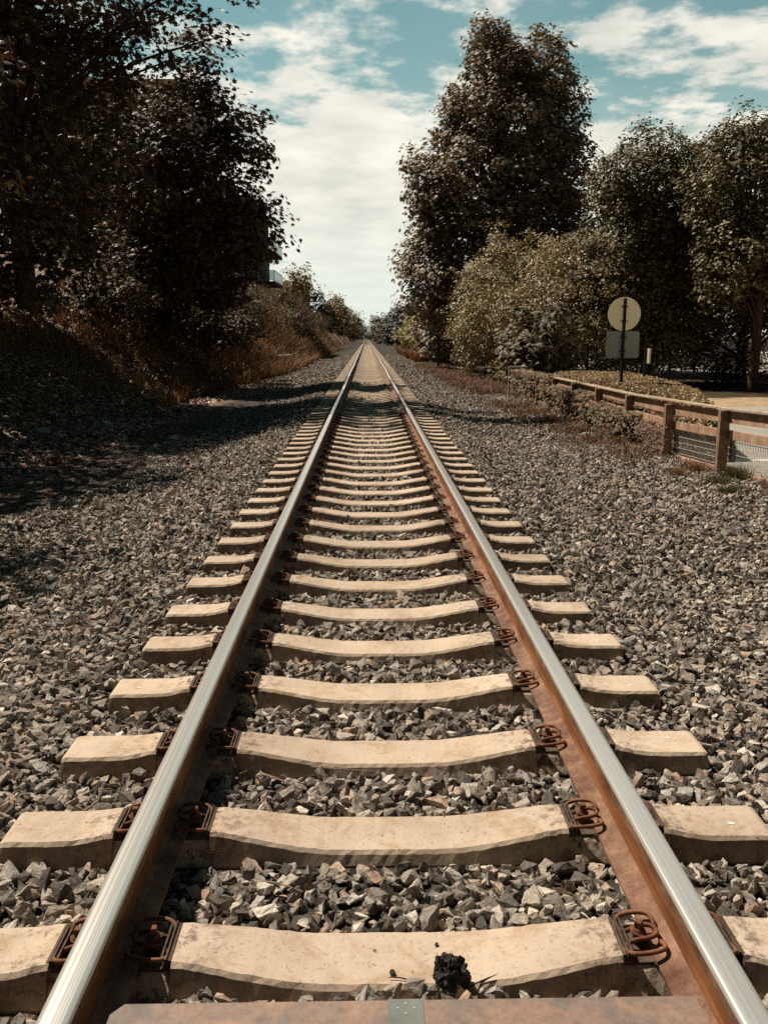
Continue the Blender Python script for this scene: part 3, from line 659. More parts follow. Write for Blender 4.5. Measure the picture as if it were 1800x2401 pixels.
def foliage(blobs, dens, per, cr, ls, rs, tmpl, up=.9, outw=.5, rnd=.7, zmin=None, lump_amp=.22, flat=.55, extra=None):
    Cc, Oc = blob_clusters(blobs, dens, rs, lump_amp)
    if extra is not None: Cc = np.concatenate([Cc, extra]); Oc = np.concatenate([Oc, np.tile([[.2, -.5, .3]], (len(extra), 1))])
    if zmin is not None: k = Cc[:, 2] > zmin; Cc = Cc[k]; Oc = Oc[k]
    n = len(Cc); crs = cr*rs.uniform(.6, 1.3, n)
    idx = np.repeat(np.arange(n), per)
    off = unit(rs.normal(size=(len(idx), 3)))*(rs.rand(len(idx), 1)**.45)*np.array([1, 1, flat])*crs[idx, None]
    # drooping spray: outer leaves hang lower
    off[:, 2] -= .25*np.linalg.norm(off[:, :2], axis=1)
    P = Cc[idx]+off
    Nn = np.array([0, 0, up])+Oc[idx]*outw+unit(off)*.35+rs.normal(size=(len(idx), 3))*rnd*.6
    S = ls*rs.uniform(.6, 1.25, len(idx))
    if zmin is not None: k = P[:, 2] > zmin-.3; P = P[k]; Nn = Nn[k]; S = S[k]
    V, F = leaves(P, Nn, S, tmpl, rs)
    return V, F, Cc
def branches(b, base, top_z, r0, Cc, rs, nl=26, bend=.12, lean=(0, 0)):
    """tapered trunk with limbs reaching sampled cluster centres"""
    n = 8; tr = []; x, y, z = base
    for i in range(n+1):
        t = i/n; tr.append((x+lean[0]*t+rs.uniform(-1, 1)*bend*t, y+lean[1]*t+rs.uniform(-1, 1)*bend*t, z+(top_z-z)*t))
    b.tube(catmull(tr, 3), [r0*(1-.86*min(1, k/(n*3.0)))*(1.25 if k == 0 else 1) for k in range(n*3+1)], 9)
    sel = rs.choice(len(Cc), min(nl, len(Cc)), replace=False)
    for s in sel:
        c = Cc[s]; h = np.clip((c[2]-z)/(top_z-z)*.62-.05, .10, .92); k = h*n; i = int(k); f = k-i
        p0 = Vector(tr[i]).lerp(Vector(tr[min(i+1, n)]), f); p3 = Vector(c); mid = p0.lerp(p3, .5)+Vector((rs.uniform(-.3, .3), rs.uniform(-.3, .3), (p3-p0).length*.10))
        r = r0*(1-.8*h)*.42
        P = catmull([p0, mid, p3], 4); m = len(P)
        b.tube(P, [max(.006, r*(1-.9*k/(m-1))) for k in range(m)], 5, cap=False)
def make_tree(name, label, cat, base, blobs, top_z, r0, mat, group=None, dens=1.2, per=26, cr=.9, ls=.2, seed=0, tmpl=T_MAPLE, nl=26, zmin=None, extra=None, lean=(0, 0), **kw):
    rs = np.random.RandomState(seed); e = empty(name, base); bx = np.array(base)
    lb = [(c[0]-base[0], c[1]-base[1], c[2]-base[2])+tuple(c[3:]) for c in blobs]
    if extra is not None: extra = extra-bx
    V, F, Cc = foliage(lb, dens, per, cr, ls, rs, tmpl, zmin=None if zmin is None else zmin-base[2], extra=extra, **kw)
    obj("crown", V, F, mat, e)
    if nl:
        b = MB(); branches(b, (0, 0, -.15), top_z-base[2], r0, Cc if extra is None else np.concatenate([Cc[:-len(extra)][::3], extra]), rs, nl, lean=lean); b.obj("trunk", M_bark, e, True)
    tag(e, label, cat, group); return e
def copy_tree(e, loc, rz, s, label, group=None):
    r = e.copy(); link(r); r.location = loc; r.rotation_euler = (0, 0, rz); r.scale = s if isinstance(s, tuple) else (s, s, s); r['label'] = label
    if group: r['group'] = group
    for ch in list(e.children):
        c = ch.copy(); link(c); c.parent = r
    return r

# -------- left bank, near to far
GL = "trees on the left bank"
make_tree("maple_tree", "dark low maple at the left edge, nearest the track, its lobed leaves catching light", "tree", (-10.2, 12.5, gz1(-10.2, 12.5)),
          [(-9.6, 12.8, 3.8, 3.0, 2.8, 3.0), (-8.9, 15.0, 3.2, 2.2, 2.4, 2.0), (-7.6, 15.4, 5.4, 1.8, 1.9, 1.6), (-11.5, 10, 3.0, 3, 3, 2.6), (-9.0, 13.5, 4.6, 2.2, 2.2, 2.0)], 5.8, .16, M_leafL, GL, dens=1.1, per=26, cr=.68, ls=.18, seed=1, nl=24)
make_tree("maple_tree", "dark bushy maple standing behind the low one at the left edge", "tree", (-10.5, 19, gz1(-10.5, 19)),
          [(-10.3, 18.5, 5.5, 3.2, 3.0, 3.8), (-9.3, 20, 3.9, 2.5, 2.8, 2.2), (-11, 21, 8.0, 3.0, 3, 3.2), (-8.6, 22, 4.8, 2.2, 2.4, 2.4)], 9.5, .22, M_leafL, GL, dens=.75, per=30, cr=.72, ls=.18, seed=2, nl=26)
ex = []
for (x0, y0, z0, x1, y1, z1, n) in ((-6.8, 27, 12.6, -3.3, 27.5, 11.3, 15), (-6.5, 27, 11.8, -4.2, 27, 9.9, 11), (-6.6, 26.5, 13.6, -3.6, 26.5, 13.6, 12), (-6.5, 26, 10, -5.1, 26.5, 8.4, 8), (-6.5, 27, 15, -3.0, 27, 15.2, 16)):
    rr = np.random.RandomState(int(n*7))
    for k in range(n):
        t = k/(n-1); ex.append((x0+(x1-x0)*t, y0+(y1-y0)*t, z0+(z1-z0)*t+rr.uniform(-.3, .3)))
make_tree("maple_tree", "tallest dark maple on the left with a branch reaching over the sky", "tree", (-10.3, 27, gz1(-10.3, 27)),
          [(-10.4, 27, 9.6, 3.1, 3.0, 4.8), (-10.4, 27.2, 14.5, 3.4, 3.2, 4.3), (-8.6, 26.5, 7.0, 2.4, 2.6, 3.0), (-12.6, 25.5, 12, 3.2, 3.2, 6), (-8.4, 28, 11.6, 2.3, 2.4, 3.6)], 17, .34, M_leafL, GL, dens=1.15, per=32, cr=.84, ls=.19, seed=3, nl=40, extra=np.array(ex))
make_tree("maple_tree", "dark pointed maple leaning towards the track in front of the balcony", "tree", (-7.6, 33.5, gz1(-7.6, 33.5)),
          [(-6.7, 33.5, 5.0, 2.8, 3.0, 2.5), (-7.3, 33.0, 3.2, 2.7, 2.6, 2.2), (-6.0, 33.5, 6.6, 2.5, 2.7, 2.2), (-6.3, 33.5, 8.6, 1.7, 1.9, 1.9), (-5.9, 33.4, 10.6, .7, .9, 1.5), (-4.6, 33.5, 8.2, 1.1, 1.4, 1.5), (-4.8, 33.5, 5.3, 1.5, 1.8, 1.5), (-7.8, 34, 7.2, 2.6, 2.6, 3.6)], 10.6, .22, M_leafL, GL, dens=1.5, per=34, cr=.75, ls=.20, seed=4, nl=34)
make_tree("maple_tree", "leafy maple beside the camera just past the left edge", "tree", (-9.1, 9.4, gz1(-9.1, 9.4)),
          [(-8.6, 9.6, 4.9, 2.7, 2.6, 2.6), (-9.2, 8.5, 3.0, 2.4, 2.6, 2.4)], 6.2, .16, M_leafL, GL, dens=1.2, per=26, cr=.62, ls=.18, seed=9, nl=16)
# undergrowth shrubs on the near bank
GS = "dark shrubs at the foot of the left bank"
near_sh = [(-9.8, 16.6, 1.3, "shrub", "dark leafy shrub spilling down the bank behind the fine gravel"), (-11.4, 24.0, 2.0, "shrub", "dark shrub on the bank below the tallest maple"), (-9.2, 29.5, 1.9, "shrub", "dark shrub under the overhanging branch"),
           (-7.0, 38.0, 2.3, "shrub", "dark shrub just past the pointed maple"), (-12.0, 15.5, 2.6, "shrub", "dark tall shrub high on the near bank"), (-10.5, 9.0, 1.7, "shrub", "dark shrub filling the lower left edge")]
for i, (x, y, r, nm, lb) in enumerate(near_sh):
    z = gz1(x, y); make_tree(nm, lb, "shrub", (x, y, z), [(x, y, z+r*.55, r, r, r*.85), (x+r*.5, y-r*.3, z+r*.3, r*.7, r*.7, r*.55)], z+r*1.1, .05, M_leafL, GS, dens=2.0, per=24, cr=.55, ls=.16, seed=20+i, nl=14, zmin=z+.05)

# bank cover: hillside shrubs, own things sharing meshes
GB = "shrubs covering the left cutting slope"
proto = []
for i, (mt, ls) in enumerate(((M_bankA, .13), (M_leafL, .15), (M_bankB, .13), (M_bankC, .12))):
    z0 = 0
    e = make_tree("hillside_shrub", "brown hillside shrub", "shrub", (0, 0, 0), [(0, 0, 1.0, 1.7, 1.7, 1.2), (.9, .6, .7, 1.2, 1.2, .9), (-.8, .7, 1.5, 1.1, 1.1, 1.0)], 2.0, .05, mt, GB, dens=1.9, per=16, cr=.6, ls=ls, seed=40+i, tmpl=T_STAR, nl=8)
    proto.append(e)
rr = np.random.RandomState(8)
kinds = ["tan", "dark", "olive", "reddish"]
cnt = 0
used_p = set()
for y in list(np.arange(37, 75, 3.0))+list(np.arange(75, 150, 5.5)):
    for lev in (0, 1, 2):
        T = float(toe(y)); x = -T-[1.0, 2.8, 4.8][lev]-rr.uniform(-.5, .7); yy = y+rr.uniform(-1, 1)
        if lev == 0 and rr.rand() < .55: continue
        if y < 40 and lev == 0: continue
        k = int(rr.choice([0, 1, 2, 3], p=[.35, .25, .2, .2])) if lev else int(rr.choice([3, 0]))
        s = rr.uniform(.75, 1.15)*(.55 if lev == 0 else 1.0)
        row = ["at the foot", "half way up", "along the crest"][lev]; far = "near part" if y < 55 else ("middle part" if y < 85 else "far part")
        lab = "%s shrub %s of the left cutting slope, %s" % (kinds[k], row, far)
        loc = (x, yy, gz1(x, yy)-.25)
        if k not in used_p:
            used_p.add(k); e = proto[k]; e.location = loc; e.rotation_euler = (0, 0, rr.uniform(0, 6)); e.scale = (s,)*3; e['label'] = lab
        else: copy_tree(proto[k], loc, rr.uniform(0, 6), s, lab, GB)
        cnt += 1
# dry grass and leaf litter on the slope
def grass(name, P, H, rs, mat, label, cat, lean=.35, wdt=.012, base_off=0.0):
    n = len(P); d = rs.uniform(0, 6.283, n); ln = rs.normal(0, lean, (n, 2))
    wv = np.stack([np.cos(d), np.sin(d), 0*d], 1)*wdt*(H[:, None]/.5)
    b0 = P-wv; b1 = P+wv; mid = P+np.stack([ln[:, 0]*H*.35, ln[:, 1]*H*.35, H*.6], 1); tip = P+np.stack([ln[:, 0]*H, ln[:, 1]*H, H*.95], 1)
    V = np.stack([b0, b1, mid+wv*.6, mid-wv*.6, tip], 1).reshape(-1, 3); k = (np.arange(n)*5)[:, None]
    F = np.concatenate([k+np.array([[0, 1, 2]]), k+np.array([[0, 2, 3]]), k+np.array([[3, 2, 4]])], 1).reshape(-1, 3)
    return tag(obj(name, V, F, mat), label, cat, kind='stuff')
rg = np.random.RandomState(77)
n = 90000; yy = 22+rg.rand(n)**1.1*120; T = toe(yy); xx = -T+.3-rg.rand(n)**1.2*5.5
# tufts
cl = lump(xx*3, yy*3)+.35*lump(xx*7+4, yy*7); k = cl > -.05; xx = xx[k]; yy = yy[k]
P = np.column_stack([xx, yy, gz(xx, yy)-.02]); H = rg.uniform(.25, .85, len(P))*np.interp(yy, [20, 40], [.5, 1])
grass("dry_grass", P, H, rg, M_dry, "brown dry grass hanging on the left cutting slope", "grass", .5, .016)
n = 80000; xx = -rg.uniform(4.6, 12, n); yy = rg.uniform(9, 48, n)
keep = (xx < -toe(yy)+1.2+rg.normal(0, .6, n)); xx = xx[keep]; yy = yy[keep]
P = np.column_stack([xx, yy, gz(xx, yy)+.012+rg.rand(len(xx))*.02]); V, F = leaves(P, np.column_stack([rg.normal(0, .5, len(P)), rg.normal(0, .5, len(P)), np.ones(len(P))]), rg.uniform(.06, .15, len(P)), T_STAR, rg)
tag(obj("leaf_litter", V, F, M_litter), "fallen brown leaves scattered along the shaded bank", "leaf litter", kind='stuff')
# twigs and stones in the litter
tb = MB()
for i in range(420):
    x = -rg.uniform(3.2, 9.5); y = rg.uniform(8, 46); a = rg.uniform(0, 3.14); l = rg.uniform(.1, .55)
    p0 = Vector((x, y, gz1(x, y)+.02)); x2 = x+l*math.cos(a); y2 = y+l*math.sin(a); p1 = Vector((x2, y2, gz1(x2, y2)+.03)); m_ = p0.lerp(p1, .5)+Vector((rg.uniform(-.03, .03), rg.uniform(-.03, .03), .015))
    tb.tube([p0, m_, p1], [.006, .005, .003], 4)
tag(tb.obj("fallen_twigs", M_twig), "loose twigs strewn over the shaded bank and gravel", "twigs", kind='stuff')

# -------- right side vegetation
gr = -.48
make_tree("maple_tree", "tall dense maple towering over the tan bush right of the track", "tree", (7.9, 53, gr),
          [(7.4, 53, 6.0, 5.2, 5, 4.4), (7.4, 53, 10.3, 5.0, 5, 4.2), (8.3, 53, 13.6, 4.2, 4.2, 3.8), (7.2, 53, 16.4, 1.8, 2.2, 2.9), (9.9, 53, 16.2, 1.7, 2.0, 2.4), (3.8, 52, 5.0, 2.0, 2.4, 2.8), (3.9, 52.5, 9.4, 1.6, 2.2, 2.3), (11.6, 53, 10.6, 1.6, 2.2, 2.4), (12.2, 53, 7.0, 1.5, 2, 2.2), (5.4, 53, 13.4, 1.4, 2, 2.0)], 17.5, .42, M_leafBig, "trees right of the track",
          dens=1.6, per=32, cr=.78, ls=.25, seed=50, nl=90, lump_amp=.13, flat=.7)
bs = [(9.0, 36.0, [(8.6, 36, 2.9, 3.1, 2.8, 2.7), (10.4, 36.5, 2.8, 2.6, 2.6, 2.4), (6.9, 37, 1.8, 1.9, 2.4, 2.0), (11.6, 35.6, 1.6, 1.8, 2, 1.7)], 4.6, M_leafTan, .13, "broad tan bush behind the hedge, left of the round sign", 1.6),
      (6.6, 40.5, [(6.3, 40.5, 3.0, 2.7, 3.0, 2.9), (7.6, 39.8, 3.9, 2.2, 2.2, 2.0), (5.2, 41, 1.9, 1.6, 2.0, 1.9)], 5.3, M_leafOl, .13, "rounded olive bush beside the dark short post", 1.6),
      (5.9, 31.0, [(6.0, 31, 1.1, 1.35, 1.9, 1.4), (5.3, 29.4, .6, .85, 1.0, 1.0)], 1.8, M_leafPale, .22, "low bush of broad pale leaves beside the metal gate", 1.9),
      (5.6, 47.0, [(6.4, 47, 3.2, 1.7, 3, 3.0), (6.6, 51, 1.6, 1.6, 2.2, 1.7)], 5.2, M_leafBig, .26, "pale leafed tall bush at the left foot of the tall maple", 1.3),
      (5.9, 64.0, [(5.7, 64, 2.3, 2.0, 4, 2.8), (5.5, 70, 1.8, 2.1, 4, 2.1)], 4.6, M_leafBig, .28, "grey leafed bush beyond the tall maple", 1.1),
      (5.5, 80.0, [(5.4, 80, 1.6, 2.2, 5, 2.3), (6.6, 84, 2.9, 2.4, 4, 2.4)], 4.0, M_leafYel, .22, "yellow green bush further along the right side", 1.1)]
for i, (x, y, bl, tz, mt, ls, lb, dn) in enumerate(bs):
    make_tree("bush", lb, "bush", (x, y, gr), bl, tz, .07, mt, "bushes right of the track", dens=dn*2.6, per=26 if ls < .2 else 20, cr=.5, ls=ls, seed=60+i, tmpl=T_OVAL if ls < .2 else T_MAPLE, nl=26, zmin=gr+.1, up=.8, outw=.5)
# right park trees
make_tree("park_tree", "round topped park tree behind the round sign", "tree", (11.6, 36.5, gr), [(11.4, 36.5, 6.7, 2.6, 2.9, 2.9), (10.6, 36.5, 4.2, 2.5, 2.8, 2.8), (12.6, 37, 7.4, 1.7, 2.0, 1.9), (13.2, 36.5, 4.9, 2.3, 2.6, 2.6), (11.6, 37.5, 2.6, 2.9, 2.4, 2.0), (10.2, 36.6, 7.4, 1.2, 1.4, 1.4), (13.6, 37.6, 2.9, 2.2, 1.8, 2.2), (14.2, 37.0, 6.2, 1.8, 1.8, 2.2)], 9, .26, M_leafR, "park trees at the right", dens=5.2, per=26, cr=.52, ls=.15, seed=80, tmpl=T_STAR, nl=40, lump_amp=.14, flat=.7)
make_tree("park_tree", "tall park tree at the right edge with a forked trunk", "tree", (13.6, 30.8, gr), [(12.9, 32, 6.6, 1.7, 1.9, 2.3), (13.2, 32, 8.1, 1.0, 1.2, 1.1), (14.4, 31.5, 5.0, 2.4, 2.4, 2.2), (13.0, 31.2, 4.2, 1.5, 2.0, 1.8), (16.2, 32, 5.4, 2.1, 2, 2.4), (15.6, 32.5, 3.0, 2.0, 2, 1.4)], 8.6, .19, M_leafR, "park trees at the right", dens=5.4, per=26, cr=.5, ls=.145, seed=81, tmpl=T_STAR, nl=34, lump_amp=.14, flat=.7)
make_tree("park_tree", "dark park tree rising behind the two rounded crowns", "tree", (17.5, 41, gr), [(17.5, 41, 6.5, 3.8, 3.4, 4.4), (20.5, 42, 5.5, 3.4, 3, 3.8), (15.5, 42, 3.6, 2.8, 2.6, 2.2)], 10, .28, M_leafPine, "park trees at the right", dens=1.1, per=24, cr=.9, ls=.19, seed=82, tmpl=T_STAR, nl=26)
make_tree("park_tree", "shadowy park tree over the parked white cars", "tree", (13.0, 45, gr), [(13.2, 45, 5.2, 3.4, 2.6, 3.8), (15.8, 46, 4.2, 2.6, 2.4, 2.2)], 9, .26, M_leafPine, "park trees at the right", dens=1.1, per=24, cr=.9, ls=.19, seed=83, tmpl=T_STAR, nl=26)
make_tree("park_bush", "speckled shrub under the park trees right of the round sign", "bush", (15.2, 44, gr), [(15.2, 43, 1.9, 1.9, 1.6, 2.3), (13.9, 42.5, 2.8, 1.3, 1.2, 1.9)], 3.4, .06, M_leafOl, "park bushes under the trees", dens=2.0, per=18, cr=.55, ls=.14, seed=84, tmpl=T_OVAL, nl=12, zmin=gr+.1)
make_tree("park_bush", "pale speckled shrub left of the forked trunk", "bush", (19.6, 48, gr), [(19.6, 48, 1.7, 1.7, 1.6, 2.0)], 3.0, .06, M_leafTan, "park bushes under the trees", dens=2.0, per=18, cr=.55, ls=.14, seed=85, tmpl=T_OVAL, nl=12, zmin=gr+.1)
make_tree("park_tree", "far background tree behind the car park at the right edge", "tree", (30, 75, gr), [(30, 75, 5.5, 9, 4, 5.0), (18, 78, 5, 8, 4, 4.5), (44, 74, 6, 9, 4, 5.5)], 10, .3, M_leafPine, "park trees at the right", dens=.35, per=26, cr=1.6, ls=.4, seed=86, tmpl=T_STAR, nl=14)

for i_, (x_, y_, r_, mt_, lb_) in enumerate(((10.2, 40, 1.7, M_leafPine, "added dark shrub standing in for shade just right of the round sign"), (12.6, 41, 1.5, M_leafL, "added dark shrub behind the slim signpost"), (17.6, 43, 1.8, M_leafL, "added dark broad shrub between the bollard and the forked trunk"), (22.5, 46, 1.9, M_leafPine, "added dark shrub at the right edge past the forked trunk"), (9.2, 44, 2.6, M_leafPine, "added tall dark shrub behind the tan bush"), (25.5, 49, 2.3, M_leafPine, "added broad dark shrub farthest right beyond the forked trunk"), (14.4, 36.2, 1.3, M_leafPine, "added dark shrub just left of the forked trunk"), (16.6, 38.0, 1.5, M_leafPine, "added dark shrub just right of the forked trunk"), (19.5, 52, 1.6, M_leafL, "added dark shrub between the parked cars and the pale speckled shrub"))):  # dark shrubs added to stand in for the shade under the trees
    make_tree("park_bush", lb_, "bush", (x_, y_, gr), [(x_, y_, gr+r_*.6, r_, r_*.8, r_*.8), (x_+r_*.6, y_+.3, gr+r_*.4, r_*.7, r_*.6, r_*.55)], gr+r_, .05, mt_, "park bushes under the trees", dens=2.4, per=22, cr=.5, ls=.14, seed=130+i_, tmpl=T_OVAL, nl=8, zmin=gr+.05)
# clipped hedge beyond the fence
def hedge():
    rs = np.random.RandomState(5); poly = [(5.05, 13.3), (5.75, 13.5), (6.25, 15.3), (7.0, 17.5), (7.5, 20), (7.9, 23.0), (8.1, 26.5), (6.5, 27.4), (5.15, 26.2)]
    def inside(x, y):
        r = np.zeros(len(x), bool); j = len(poly)-1
        for i in range(len(poly)):
            xi, yi = poly[i]; xj, yj = poly[j]
            c = ((yi > y) != (yj > y)) & (x < (xj-xi)*(y-yi)/(yj-yi)+xi); r ^= c; j = i
        return r
    def edist(x, y):
        d = np.full(len(x), 9.)
        for i in range(len(poly)):
            a = np.array(poly[i]); b = np.array(poly[(i+1) % len(poly)]); ab = b-a; t = np.clip(((x-a[0])*ab[0]+(y-a[1])*ab[1])/(ab@ab), 0, 1)
            d = np.minimum(d, np.hypot(x-a[0]-t*ab[0], y-a[1]-t*ab[1]))
        return d
    n = 190000; x = rs.uniform(4.9, 8.3, n); y = rs.uniform(13.2, 27.6, n); k = inside(x, y); x = x[k]; y = y[k]; d = edist(x, y)
    top = .90*sst(-.12, .45, d)**.6+.07*lump(x*5, y*5)+.03*lump(x*13, y*13)
    u = rs.rand(len(x)); z = gr+top*np.where(d < .35, u**.5, .80+.20*u)
    P = np.column_stack([x, y, z]); Nn = np.column_stack([rs.normal(0, .55, len(x)), rs.normal(0, .55, len(x)), np.ones(len(x))*.9])
    V, F = leaves(P, Nn, rs.uniform(.04, .085, len(x)), T_OVAL, rs)
    e = empty("hedge", (6.5, 21, gr)); V = V-np.array([6.5, 21, gr]); obj("foliage", V, F, M_leafHedge, e)
    b = MB()
    for i in range(60):
        q = rs.randint(len(x)); b.tube([(x[q]-6.5, y[q]-21, 0), (x[q]-6.5+rs.uniform(-.1, .1), y[q]-21+rs.uniform(-.1, .1), .6)], [.012, .006], 5)
    b.obj("stem", M_bark, e)
    tag(e, "low flat topped hedge between the wooden fence and the round sign", "hedge")
hedge()

# vines on the fence, weeds at its foot, weed tufts
def vine(seed, segs, mat, label, ls, cat="vine", name="fence_vine", n=9000, zt=.42):
    rs = np.random.RandomState(seed); y0, y1 = segs; y = rs.uniform(y0, y1, n); x = 4.70+rs.normal(0, .14, n)+.15*lump(y*4, y*0+seed); hmax = zt+.12*lump(y*6, 0*y+seed)+.05
    z = gr+(hmax-gr)*rs.rand(n)**.7; k = lump(y*5+seed, z*9) > -.06; x = x[k]; y = y[k]; z = z[k]
    V, F = leaves(np.column_stack([x, y, z]), np.column_stack([-.6+rs.normal(0, .5, len(x)), -.3+rs.normal(0, .5, len(x)), .8+0*x]), rs.uniform(.6, 1.2, len(x))*ls, T_STAR, rs)
    o = obj(name, V, F, mat); tag(o, label, cat, "vines growing over the fence")
vine(1, (15.3, 18.6), M_vine, "olive vine sprawling over the fence in front of the hedge's near end", .085, n=4200, zt=.06)
vine(2, (18.2, 22.8), M_vine, "tan vine swamping the fence between its hidden posts", .085, n=6500, zt=.20)
vine(3, (22.4, 27.6), M_vine, "olive vine over the far end of the fence beside the gate", .09, n=9000, zt=.40)
vine(4, (13.6, 15.6), M_weed, "thin reddish vine clinging to the wire mesh", .05, n=900, zt=.0)
rw = np.random.RandomState(12)
n = 7000; y = 12.4+rw.rand(n)**1.0*13; xw = 4.15+rw.normal(0, .30, n)-.25*sst(16, 22, y); k = (lump(xw*6, y*6) > -.12) & (rw.rand(n) < np.interp(y, [12.4, 15], [.25, 1])); xw = xw[k]; y = y[k]
P = np.column_stack([xw, y, gz(xw, y)]); grass("dry_weeds", P, rw.uniform(.05, .20, len(P)), rw, M_weed, "red brown dry weeds along the foot of the fence", "weeds", .7, .03)
n = 16000; y = 29+rw.rand(n)*32; xw = 4.2+rw.normal(0, .45, n); P = np.column_stack([xw, y, gz(xw, y)])
grass("dry_weeds", P, rw.uniform(.08, .25, n), rw, M_weed, "pinkish dry weeds where the ballast meets the right bushes", "weeds", .7, .035)
n = 5000; y = 66+rw.rand(n)*40; xw = 3.6+rw.rand(n)*1.6; P = np.column_stack([xw, y, gz(xw, y)])
grass("tall_dry_grass", P, rw.uniform(.4, 1.1, n), rw, M_dry, "tall straw coloured grass before the yellow green bush", "grass", .4, .05)
def tuft(x, y, h, r, n, mat, label, seed):
    rs = np.random.RandomState(seed); a = rs.uniform(0, 6.28, n); d = np.abs(rs.normal(0, r*.45, n)); P = np.column_stack([d*np.cos(a), d*np.sin(a), 0*d])
    H = h*rs.uniform(.45, 1, n); hd = rs.uniform(0, 6.283, n); wv = np.stack([np.cos(hd), np.sin(hd), 0*hd], 1)*.0035
    ln = np.column_stack([np.cos(a), np.sin(a)])*rs.uniform(.1, .7, n)[:, None]
    mid = P+np.column_stack([ln*H[:, None]*.4, H*.6]); tip = P+np.column_stack([ln*H[:, None], H*.95])
    V = np.stack([P-wv, P+wv, mid+wv*.7, mid-wv*.7, tip], 1).reshape(-1, 3); k = (np.arange(n)*5)[:, None]
    F = np.concatenate([k+np.array([[0, 1, 2]]), k+np.array([[0, 2, 3]]), k+np.array([[3, 2, 4]])], 1).reshape(-1, 3)
    # small leaflets
    q = rs.randint(0, n, n*2); LP = mid[q]+(tip[q]-mid[q])*rs.rand(len(q))[:, None]; LV, LF = leaves(LP, rs.normal(size=(len(q), 3))+np.array([0, 0, .6]), rs.uniform(.008, .02, len(q)), T_DIA, rs)
    o = obj("weed_tuft", np.concatenate([V, LV]), np.concatenate([F, LF+len(V)]), mat); o.location = (x, y, gz1(x, y)-.01)
    tag(o, label, "weed", "weed tufts at the foot of the fence")
M_green = mat_leaf("leaf_weed_green", [(0, (.07, .065, .03)), (1, (.17, .16, .07))], .6, .15)
tuft(4.62, 10.9, .24, .26, 700, M_green, "largest green weed tuft under the second fence bay", 1)
tuft(4.45, 11.75, .20, .22, 420, M_dry, "brown and green tuft at the foot of the nearest fence post", 2)
tuft(4.15, 11.6, .15, .22, 300, M_dry, "small brownish weed left of the nearest fence post", 3)
tuft(4.30, 10.55, .15, .25, 380, M_green, "low green weed just below the largest tuft", 4)
tuft(4.15, 9.85, .15, .2, 300, M_green, "small isolated green tuft out on the gravel", 5)
tuft(4.50, 9.35, .16, .3, 420, M_dry, "brown weed patch nearest the right edge", 6)
tuft(4.78, 9.9, .20, .3, 420, M_weed, "reddish brown weed patch against the kerb board at the right edge", 7)

# far vegetation both sides
GF = "distant trees closing in on the track"
fp = [make_tree("distant_tree", "distant", "tree", (0, 0, 0), [(0, 0, 3.2, 2.6, 2.6, 3.0), (.8, .5, 5.2, 1.7, 1.7, 2.0), (-1.2, -.3, 2.2, 1.8, 1.8, 1.8)], 6, .14, m_, GF, dens=.7, per=16, cr=1.0, ls=.42, seed=90+i, tmpl=T_STAR, nl=8) for i, m_ in enumerate((M_leafPine, M_leafOl, M_leafL, M_leafTan))]
fl = [(-10.5, 128, 1.0, 1, "olive distant tree on the left bank crest"), (-7.6, 150, 1.0, 2, "dark distant tree left of the track, nearest of its row"), (-7.0, 172, .95, 1, "olive distant tree left of the track beyond the bank"), (-6.5, 200, 1.0, 2, "brown distant tree by the pale signal post"),
      (-8, 230, 1.4, 1, "pale olive distant tree left of the vanishing rails"), (-6.5, 285, 1.2, 2, "dark distant tree left, close to the vanishing point"), (-9, 330, 1.6, 3, "tan distant tree left of the vanishing point"),
      (7.4, 118, 1.25, 0, "tall dark pine like tree right of the track, above the yellow bush"), (6.3, 140, .95, 0, "black distant tree next to the tall dark one"), (6.6, 165, 1.1, 0, "black distant tree with a rounded top right of the rails"), (5.9, 190, 1.25, 0, "dark distant tree leaning out over the right ballast"), (5.6, 230, .9, 1, "olive distant tree right of the vanishing rails"),
      (5.4, 280, .95, 3, "tan distant tree right, close to the vanishing point"), (7, 340, 1.3, 1, "olive distant tree right of the vanishing point"), (8.5, 98, 1.0, 0, "dark tree behind the yellow green bush"), (6.5, 102, .55, 3, "small tan tree past the yellow green bush"), (-5.0, 330, 1.5, 1, "olive distant tree leaning in just left of the vanishing point"), (5.2, 335, 1.5, 2, "brown distant tree leaning in just right of the vanishing point"), (-3.6, 640, 1.6, 2, "tiny dark tree at the end of the rails, left one"), (3.4, 660, 1.6, 1, "tiny olive tree at the end of the rails, right one"), (-5.2, 262, 1.2, 3, "tan distant tree overhanging the left rail far away"), (5.0, 250, 1.1, 2, "brown distant tree overhanging the right rail far away"), (-6.5, 600, 1.5, 2, "dark distant tree closing the view nearest the vanishing point"), (8.4, 206, 1.5, 0, "tallest black distant tree in the right hand row"), (7.5, 420, 1.6, 2, "brown distant tree right of the vanishing point, farther back"), (-9, 480, 1.6, 1, "olive distant tree closing the view, left side"), (9, 470, 1.5, 2, "brown distant tree closing the view, right side"),
      (-14, 84, 1.0, 2, "dark tree on the bank top in front of the apartments"), (-16, 62, 1.5, 2, "dark tree high on the left bank behind the pointed maple"), (-15, 48, 1.7, 2, "dark tree high on the left bank behind the tallest maple")]
used_p = set(); rr = np.random.RandomState(4)
for x, y, s, k, lb in fl:
    z = gz1(x, y) if x < 0 else gr; loc = (x, y, z-.2)
    if k not in used_p: used_p.add(k); e = fp[k]; e.location = loc; e.rotation_euler = (0, 0, rr.uniform(0, 6)); e.scale = (s,)*3; e['label'] = lb
    else: copy_tree(fp[k], loc, rr.uniform(0, 6), s, lb, GF)

